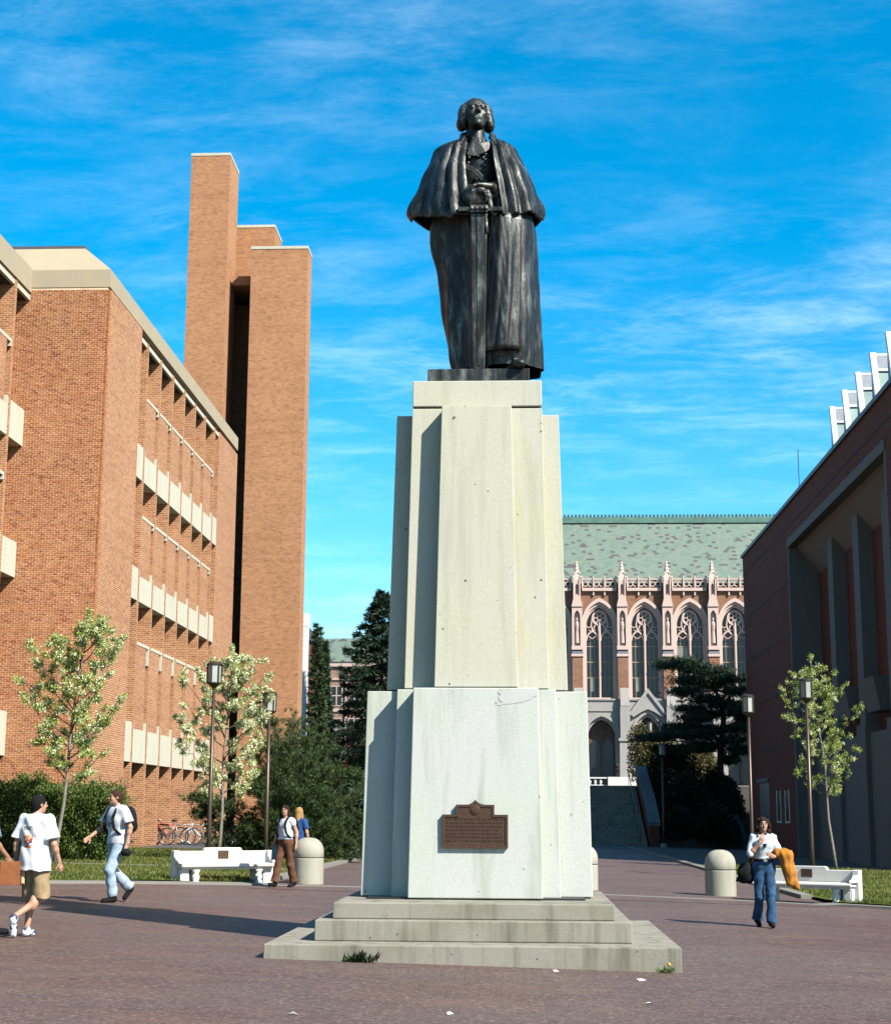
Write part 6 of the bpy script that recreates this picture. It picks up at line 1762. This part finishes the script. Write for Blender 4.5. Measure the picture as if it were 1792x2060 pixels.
# woman in white top and brown trousers
loc = G(574, 1786); rz = math.radians(148)
PO = pose(pelvis=(0, .02, .98), neck=(0, .03, 1.50), head=(0, .075, 1.635), sl=(-.155, .02, 1.43), sr=(.155, .02, 1.43), el=(-.23, -.06, 1.17), wl=(-.26, -.02, .93), er=(.26, -.02, 1.18), wr=(.33, .03, .95),
          hl=(-.085, .02, .94), hr=(.085, .02, .94), kl=(-.09, -.03, .50), al=(-.10, -.16, .11), tl=(-.10, -.01, .035), kr=(.085, .16, .52), ar=(.09, .26, .10), tr=(.09, .42, .075))
brown = mat_cloth('brown_corduroy', (.17, .075, .04), .15)
tp = person('woman in white top and brown trousers with a backpack, walking past the bollard', loc, rz, 1.70, PO,
       [dict(kind='top', name='white_top', mat=WHITE, g=.016, sleeve=.42, cuff=.066, hem=.04, ph=1.1, neck=.065), dict(kind='trousers', name='trousers', mat=brown, flare=.075, g=.014), dict(kind='shoes', name='shoes', mat=BLACKC),
        dict(kind='hair', name='hair', mat=mat_cloth('dark_brown_hair', (.035, .017, .012)), style='long')], head_yaw=math.radians(24), fem=True, skin=SKIN)
backpack('black backpack on the woman in brown trousers', tp, BLACKC)
h = world_pt(loc, rz, tp[1]['wr'] + np.array((.0, .0, -.10)))
bg_ = MB().hexa([(-.03, -.10, -.26), (.03, -.10, -.26), (.03, .10, -.26), (-.03, .10, -.26)], [(-.012, -.07, .03), (.012, -.07, .03), (.012, .05, .03), (-.012, .05, .03)])
o = bg_.build('plastic_bag', mat_plain('teal_plastic', (.12, .32, .38), .35), bevel=.01); o.location = h; o.rotation_euler = (0, .15, rz)
tag(o, 'limp teal plastic bag carried by the woman in brown trousers', 'bag')
# fair-haired person walking away behind her
loc = G(598, 1774); rz = math.radians(-20)
PO = pose(el=(-.24, -.02, 1.16), wl=(-.25, .05, .92), er=(.24, -.02, 1.16), wr=(.25, .06, .92), kl=(-.09, .12, .51), al=(-.09, .14, .085), tl=(-.09, .31, .035), kr=(.09, .0, .50), ar=(.09, -.2, .13), tr=(.09, -.05, .035))
person('fair long-haired person in blue shirt walking away behind the woman in brown trousers', loc, rz, 1.66, PO,
       [dict(kind='top', name='blue_shirt', mat=mat_cloth('blue_cotton', (.035, .11, .32)), g=.022, sleeve=.7, hem=-.04), dict(kind='trousers', name='trousers', mat=mat_cloth('dark_trousers', (.04, .04, .05))), dict(kind='shoes', name='shoes', mat=BLACKC),
        dict(kind='hair', name='hair', mat=mat_cloth('fair_hair', (.42, .23, .09), .3, 30), style='long')], fem=True, skin=SKIN)

# woman with the orange jacket
loc = G(1540, 1866); rz = math.radians(183)
PO = pose(pelvis=(0, .0, .99), neck=(0, .0, 1.51), head=(0, .045, 1.645), sl=(-.155, .0, 1.44), sr=(.155, .0, 1.44), el=(-.25, .03, 1.19), wl=(-.13, .20, 1.13), er=(.24, .10, 1.17), wr=(.09, .19, 1.36),
          hl=(-.085, .0, .95), hr=(.085, .0, .95), kl=(-.075, .13, .53), al=(-.06, .17, .10), tl=(-.05, .34, .045), kr=(.09, .02, .50), ar=(.10, -.17, .13), tr=(.10, -.02, .035))
denim = mat_cloth('blue_denim', (.035, .10, .20), .45, 9)
tp = person('woman in pale blue top and flared jeans carrying an orange jacket', loc, rz, 1.70, PO,
       [dict(kind='top', name='pale_top', mat=mat_cloth('pale_blue_knit', (.60, .68, .72), .06), g=.014, sleeve=1.05, cuff=.05, hem=.07, ph=2.0, neck=.06), dict(kind='trousers', name='jeans', mat=denim, flare=.070, g=.006, bell=True, end=1.04),
        dict(kind='shoes', name='shoes', mat=mat_cloth('black_sandals', (.015, .012, .012))), dict(kind='hair', name='hair', mat=mat_cloth('dark_auburn_hair', (.05, .022, .015)), style='curly'), dict(kind='belt', name='belt', mat=BLACKC)],
       head_yaw=0, fem=True, skin=SKIN, hand_dirs={'r': (np.array((-.35, .25, .9)), np.array((0, -1., .2))), 'l': (np.array((.75, .35, .35)), np.array((0., -1, 0)))})
J, k = tp[1], tp[3]
bk_ = MB().torus((0, 0, 0), .03, .006, 'y', 12, 5)
MB().box(-.028, .028, .128 * k, .142 * k, J['pelvis'][2] + .055, J['pelvis'][2] + .11).build('buckle', MAT['bike_steel'], tp[0])
MB().prism([(-.03, 1.30), (.03, 1.30), (.012, 1.24), (-.012, 1.24)], 'y', .125, .152).build('pendant', BLACKC, tp[0])
e = world_pt(loc, rz, J['el']); w = world_pt(loc, rz, J['wl']); c_ = (e + w) / 2
jk = local('jacket', 'orange suede jacket draped over the forearm of the woman in flared jeans', 'jacket', (c_.x + .08, c_.y - .02, c_.z), 0)
s = SDF((-.32, -.22, -.62), (.36, .22, .16), .012)
s.cap((-.07, 0, .03), (.10, .0, .0), .075, .08, .05); s.cap((.06, 0, .0), (.13, .0, -.26), .09, .10, .06); s.cap((.10, .02, -.2), (.20, .0, -.46), .085, .07, .05); s.cap((.05, -.03, -.2), (.10, -.03, -.44), .06, .05, .04)
s.cap((.19, .0, -.44), (.23, -.02, -.5), .05, .035, .03)
s.wrinkle(.008, 38, 30, 9, .7)
s.build('cloth', mat_cloth('orange_suede', (.56, .22, .035), .25, 12), jk)
hb = world_pt(loc, rz, J['pelvis'] + np.array((.22, -.08, -.10)))
sb = local('shoulder_bag', 'black shoulder bag hanging behind the hip of the woman with orange jacket', 'bag', hb, rz)
s = SDF((-.24, -.24, -.3), (.3, .24, .26), .014); s.ell((.04, 0, -.02), (.15, .11, .18), .03); s.cap((.1, 0, -.08), (.2, -.03, -.15), .07, .02, .03); s.wrinkle(.01, 25, 20, 18, .2)
s.build('bag', BLACKC, sb)
m = MB(); m.tube([(0, .0, .12), (-.06, .06, .30), (-.10, .13, .50), (-.10, .08, .57), (-.10, -.03, .53), (-.03, -.06, .2)], .014, 6); m.build('strap', BLACKC, sb)

# people far off
loc = Vector((AY(1243, 1585, 211.6).x, 212.3, 6.652))
PO = pose(el=(-.22, .02, 1.16), wl=(-.12, .2, 1.05), er=(.22, .02, 1.16), wr=(.12, .2, 1.05), kl=(-.08, .02, .5), al=(-.08, 0, .085), tl=(-.09, .17, .035), kr=(.08, .02, .5), ar=(.08, 0, .085), tr=(.09, .17, .035))
person('distant person in dark coat standing on the library terrace pedestal', loc, math.radians(190), 1.75, PO, [dict(kind='top', name='coat', mat=BLACKC, g=.035, sleeve=1.9, hem=-.35, flare=.22), dict(kind='trousers', name='trousers', mat=mat_cloth('dark_red_cloth', (.12, .02, .02))), dict(kind='shoes', name='shoes', mat=BLACKC), dict(kind='hair', name='hair', mat=BLACKC, style='short')], group=None, res=.022)
loc = Vector((AY(716, 1660, 101.6).x, 101.7, .05))
PO = pose(pelvis=(0, -.12, .20), neck=(0, .02, .72), head=(0, .07, .86), sl=(-.175, .02, .66), sr=(.175, .02, .66), hl=(-.1, -.08, .17), hr=(.1, -.08, .17), el=(-.24, .16, .46), wl=(-.12, .34, .46), er=(.24, .16, .46), wr=(.12, .34, .46),
          kl=(-.13, .34, .42), al=(-.13, .36, -.05), tl=(-.13, .54, -.1), kr=(.13, .34, .42), ar=(.13, .36, -.05), tr=(.13, .54, -.1))
person('distant person in dark clothes sitting on the lower stairs beside the pedestal', loc, math.radians(180), 1.72, PO, [dict(kind='top', name='jacket', mat=BLACKC, g=.03, sleeve=1.9, hem=-.03), dict(kind='trousers', name='trousers', mat=mat_cloth('dark_trousers', (.03, .03, .04))), dict(kind='shoes', name='shoes', mat=WHITE, floor=.2), dict(kind='hair', name='hair', mat=BLACKC, style='short')], group=None, res=.02)
# ------------------------------------------------------------------ bollards
def bollard(label, px, py):
    p = G(px, py)
    t = thing('bollard', label, 'bollard', p, 0, 'concrete bollards across the walk')
    MB().lathe([(.345, -.15), (.345, .0), (.345, .55), (.335, .565)], 40, p).build('shaft', MAT['bollard'], t, smooth=False)
    MB().lathe([(.325, .56), (.325, .585)], 40, p).build('groove', MAT['grey_concrete'], t)
    prof = [(.335, .58), (.345, .595), (.345, .70)] + [(.345 * math.cos(a) ** .8, .70 + .315 * math.sin(a)) for a in [math.pi / 2 * k / 12 for k in range(1, 12)]] + [(.01, 1.015)]
    o = MB().lathe(prof, 40, p).build('dome', MAT['bollard'], t, smooth=True)
    return t
bollard('round-topped concrete bollard beside the brown-trousered walker', 619, 1779)
bollard('round-topped concrete bollard standing clear beside the white bench and walker with orange jacket', 1450, 1803)
bollard('round-topped concrete bollard mostly hidden behind the pedestal', 1173, 1791)

# ------------------------------------------------------------------ stone benches with tablets
def bench(label, px, py, rz):
    p = G(px, py)
    t = local('stone_bench', label, 'bench', p, rz, 'white stone memorial benches')
    L = 1.08; WS = MAT['white_stone']
    se = MB(); prof = [(-.32, .36), (-.335, .395), (-.32, .43), (.20, .44), (.20, .36)]
    se.prism(prof, 'x', -L, L).build('seat', WS, t, bevel=.01)
    MB().box(-L + .05, L - .05, -.24, .18, .31, .359).build('seat_apron', WS, t)
    bk = MB().prism([(-L, .442), (L, .442), (L, .66), (L - .04, .69), (.44, .69), (.44, .72), (.40, .76), (-.40, .76), (-.44, .72), (-.44, .69), (-L + .04, .69), (-L, .66)], 'y', .08, .21).build('back', WS, t, bevel=.012)
    MB().box(-.12, .12, .062, .082, .53, .70).build('tablet', MAT['tablet'], bk)
    for s in (-1, 1):
        # end post with scrolled arm
        e = MB().box(s * L - .07, s * L + .07, .0, .22, 0, .70)
        e.build('end_post', WS, t, bevel=.015)
        MB().prism([(-.28, .442), (-.24, .49), (-.10, .52), (.0, .60), (.0, .442)], 'x', s * L - .06, s * L + .06).build('arm', WS, t, bevel=.015)
        sl = MB().box(s * (L - .13) - .10, s * (L - .13) + .10, -.16, .16, 0, .308).build('side_support', WS, t, bevel=.01)
        MB().box(s * (L - .13) - .07, s * (L - .13) + .07, -.172, -.158, .05, .26).build('carved_panel', WS, sl, bevel=.008)
        lg = MB().lathe([(.085, 0), (.09, .05), (.06, .08), (.085, .15), (.07, .2), (.05, .21), (.08, .26), (.095, .308)], 14, (s * (L - .36), -.20, 0))
        lg.build('leg', WS, t, smooth=True)
        MB().box(s * (L - .36) - .07, s * (L - .36) + .07, -.12, .16, .02, .308).build('leg_slab', WS, t, bevel=.01)
    return t
bench('white stone bench with a small tablet, on the kerb beside the flowering tree', 450, 1778, math.radians(32))
bench('white stone bench with a small tablet, on the kerb before the shaded theatre', 1622, 1817, math.radians(-30))

# ------------------------------------------------------------------ lamp posts
def lamp(label, px, Y, top_py, lh=.72, lw=.19, footing=True):
    tp = AY(px, top_py, Y); x, zt = tp.x, tp.z
    zb = gz(x, Y) if Y < 101 else PZ
    t = thing('lamp_post', label, 'lamp post', (x, Y, zb), 0, 'lantern lamp posts along the walk')
    if footing: MB().lathe([(.22, -.1), (.2, .2), (.16, .26)], 12, (x, Y, zb)).build('footing', MAT['bollard'], t)
    zl = zt - lh
    MB().tube([(x, Y, zb), (x, Y, zb + 1.0), (x, Y, zl + .02)], [.075, .062, .045], 12).build('pole', MAT['pole'], t, smooth=True)
    n_ = 6
    ln = MB()
    def rg_(r, z): return [(x + r * math.cos(2 * math.pi * k / n_ + .3), Y + r * math.sin(2 * math.pi * k / n_ + .3), z) for k in range(n_)]
    A, B = rg_(lw, zl + .12), rg_(lw * 1.02, zt - .08)
    for k in range(n_):
        ln.tube([A[k], B[k]], .022, 5)
        for R_ in (A, B): ln.tube([R_[k], R_[(k + 1) % n_]], .02, 5)
    ln.lathe([(.05, zl - .02), (.06, zl), (lw * 1.0, zl + .10), (lw * 1.05, zl + .125), (.02, zl + .13)], n_ * 2, (x, Y, 0))
    o = ln.build('lantern', MAT['pole'], t)
    cp_ = MB().lathe([(lw * 1.12, zt - .09), (lw * 1.12, zt - .06), (lw * .8, zt - .02), (.03, zt)], 12, (x, Y, 0)).build('cap', MAT['pole'], o)
    A2, B2 = rg_(lw * .96, zl + .13), rg_(lw * .98, zt - .09)
    for k in range(n_):
        q = (k + 1) % n_
        MB().add([A2[k], A2[q], B2[q], B2[k]], [(0, 1, 2, 3)]).build('pane', MAT['lantern_glass'], o)
    return t
lamp('tall lantern lamp post in front of the blossoming pear tree', 432, 43.5, 1331)
lamp('tall lantern lamp post standing before the pine bush', 543, 47.6, 1391)
lamp('tall lantern lamp post behind the walker with the orange jacket', 1504, 53, 1397)
lamp('tall lantern lamp post in front of the thin pear tree', 1620, 47.5, 1364)
lamp('distant lantern lamp post before the spire conifer', 716, 88, 1470, .85)
lamp('distant lantern lamp post on the plaza before the library portal', 1307, 118, 1452, .95)
lamp('distant lantern lamp post on the bank beside the stair cheek wall', 1331, 100.5, 1497, .8)

# ------------------------------------------------------------------ bicycles
def bike(label, px, py, rz, col, lean=0.):
    p = G(px, py); p.z += .12
    t = local('bicycle', label, 'bicycle', p, rz, 'bicycles parked at the brick hall')
    t.rotation_euler = (lean, 0, rz)
    fm = mat_plain('bicycle_paint', col, .35, .2, var=.05)
    steel = MAT['bike_steel']
    for x in (-.52, .52):
        w = MB().torus((x, 0, .34), .325, .022, 'y', 26, 6).build('wheel', MAT['black'], t, smooth=True)
        MB().torus((x, 0, .34), .300, .010, 'y', 26, 5).build('rim', steel, w, smooth=True)
        sp_ = MB()
        for k in range(12):
            a = k * math.pi / 6; sp_.tube([(x, .02 if k % 2 else -.02, .34), (x + .3 * math.cos(a), 0, .34 + .3 * math.sin(a))], .0035, 3, False)
        sp_.tube([(x, -.05, .34), (x, .05, .34)], .022, 8)
        sp_.build('spokes', steel, w)
    f = MB()
    bb, st_, hd, rw, fw = (-.08, 0, .30), (-.20, 0, .78), (.36, 0, .80), (-.52, 0, .34), (.52, 0, .34)
    f.tube([bb, st_], .019, 8); f.tube([st_, hd], .018, 8); f.tube([bb, (.39, 0, .70)], .021, 8); f.tube([(.34, 0, .86), (.40, 0, .66)], .022, 8)
    for y in (-.035, .035):
        f.tube([bb, (rw[0], y, rw[2])], .012, 6); f.tube([st_, (rw[0], y, rw[2])], .011, 6); f.tube([(.40, y, .68), (fw[0], y, fw[2])], .014, 6)
    f.build('frame', fm, t, smooth=True)
    MB().tube([(.34, 0, .86), (.32, 0, .95), (.38, 0, .98)], .016, 6).tube([(.36, -.26, .99), (.38, 0, .98), (.36, .26, .99)], .014, 6).build('handlebar', steel, t, smooth=True)
    MB().tube([st_, (-.235, 0, .92)], .013, 6).build('seat_post', steel, t)
    MB().ball((-.25, 0, .94), .12, 10, 6, (1.15, .55, .32)).build('saddle', MAT['black'], t, smooth=True)
    cr = MB().torus((-.08, .05, .30), .09, .008, 'y', 16, 4).tube([(-.08, .06, .30), (.02, .07, .16)], .01, 5).tube([(-.08, -.06, .30), (-.18, -.07, .44)], .01, 5)
    cr.box(-.03, .07, .06, .13, .145, .165).box(-.23, -.13, -.13, -.06, .435, .455)
    cr.build('crank', steel, t)
    return t
bike('red bicycle parked first in the row by the brick hall wall', 336, 1705, math.radians(178), (.45, .05, .03), .06)
bike('grey bicycle parked second in the row by the brick hall wall', 362, 1707, math.radians(8), (.45, .45, .45), -.05)
bike('white and blue bicycle parked beside the flowering tree trunk', 402, 1707, math.radians(172), (.75, .76, .82), .05)
bike('dark bicycle parked under the pine bush branches', 452, 1706, math.radians(5), (.03, .03, .05), -.04)
p = G(390, 1703)
rk = MB()
for k in range(5): rk.tube([(p.x - 1.6 + k * .9, p.y + .35, p.z), (p.x - 1.6 + k * .9, p.y + .35, p.z + .75), (p.x - 1.3 + k * .9, p.y + .35, p.z + .75), (p.x - 1.3 + k * .9, p.y + .35, p.z)], .025, 6)
rk.tube([(p.x - 1.7, p.y + .35, p.z + .14), (p.x + 2.4, p.y + .35, p.z + .14)], .025, 6)
tag(rk.build('bicycle_rack', MAT['bike_steel'], origin=tuple(p)), 'steel hoop bicycle rack against the brick hall wall', 'bike rack')

# ------------------------------------------------------------------ scraps of paper on the paving
SCR = ['crumb of white litter by the picture foot below the dark weed', 'crumb of white litter below the bronze tablet', 'small white litter scrap in front of the dandelion', 'flat white litter scrap close to the dandelion', 'white litter scrap at the middle of the lowest step', 'pale flat litter scrap in front of the dark weed', 'white litter scrap below the woman in flared jeans', 'white litter scrap in front of the right bench'][:]
pm = mat_plain('paper_scrap', (.75, .74, .70), .8)
for i, (px, py, s_) in enumerate(((590, 2043, .04), (905, 2042, .028), (1305, 2022, .035), (1290, 1974, .05), (1118, 1956, .035))):
    p = G(px, py); m = MB(); r_ = random.Random(i)
    m.add([(-s_, -s_ * .5, .003), (s_, -s_ * .4, .006), (s_ * .9, s_ * .5, .012), (-s_ * .8, s_ * .6, .02), (0, 0, .025)], [(0, 1, 4), (1, 2, 4), (2, 3, 4), (3, 0, 4)])
    o = m.build('paper_scrap', pm); o.location = p; o.rotation_euler = (0, 0, r_.uniform(0, 3))
    tag(o, SCR[i], 'litter', 'scraps of litter on the paving')
# ------------------------------------------------------------------ keep surface colours at real-world darkness (the exposure is set for this)
FACT = {'white_bench_stone': .50, 'white_patch_mortar': .5, 'white_cotton': .58, 'pale_blossom': .85, 'white_painted_frame': .55, 'printed_white_tee': .60, 'logo_white_tee': .56, 'paper_scrap': .5, 'pale_blue_knit': .5, 'white_sneaker': .6,
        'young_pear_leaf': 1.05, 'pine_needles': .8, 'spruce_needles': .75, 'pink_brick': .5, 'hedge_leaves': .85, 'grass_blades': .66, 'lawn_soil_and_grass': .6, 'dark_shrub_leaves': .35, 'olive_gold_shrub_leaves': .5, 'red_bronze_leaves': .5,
        'warm_skin': .5, 'tanned_skin': .45, 'weathered_dark_bronze': .70, 'brown_bronze_tablet': .42, 'orange_suede': .48, 'pale_blue_denim': .42, 'blue_denim': .45, 'brown_corduroy': .42, 'khaki_cotton': .44, 'fair_hair': .5,
        'brick_piece': .56, 'mortar': .56, 'skylight_glass': .5, 'frosted_lantern_glass': .45, 'cream_terracotta': .50, 'pale_porch_stone': .36, 'dark_red_brick_paving': .42, 'lamp_pole_bronze': .5, 'pale_bark': .4, 'bicycle_paint': .5, 'bright_steel': .6,
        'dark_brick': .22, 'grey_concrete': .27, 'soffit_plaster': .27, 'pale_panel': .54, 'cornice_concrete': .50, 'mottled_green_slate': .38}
for m in bpy.data.materials:
    if not m.use_nodes: continue
    f = FACT.get(m.name.split('.')[0], .345)
    n, l = m.node_tree.nodes, m.node_tree.links
    for nd in list(n):
        if nd.type == 'BSDF_PRINCIPLED': sock = nd.inputs['Base Color']
        elif nd.type == 'BSDF_TRANSLUCENT': sock = nd.inputs['Color']
        else: continue
        if sock.is_linked:
            src = sock.links[0].from_socket
            mu = n.new('ShaderNodeMixRGB'); mu.blend_type = 'MULTIPLY'; mu.inputs[0].default_value = 1
            l.new(src, mu.inputs[1]); mu.inputs[2].default_value = (f, f, f, 1); l.new(mu.outputs[0], sock)
        else:
            c = sock.default_value; sock.default_value = (c[0] * f, c[1] * f, c[2] * f, 1)
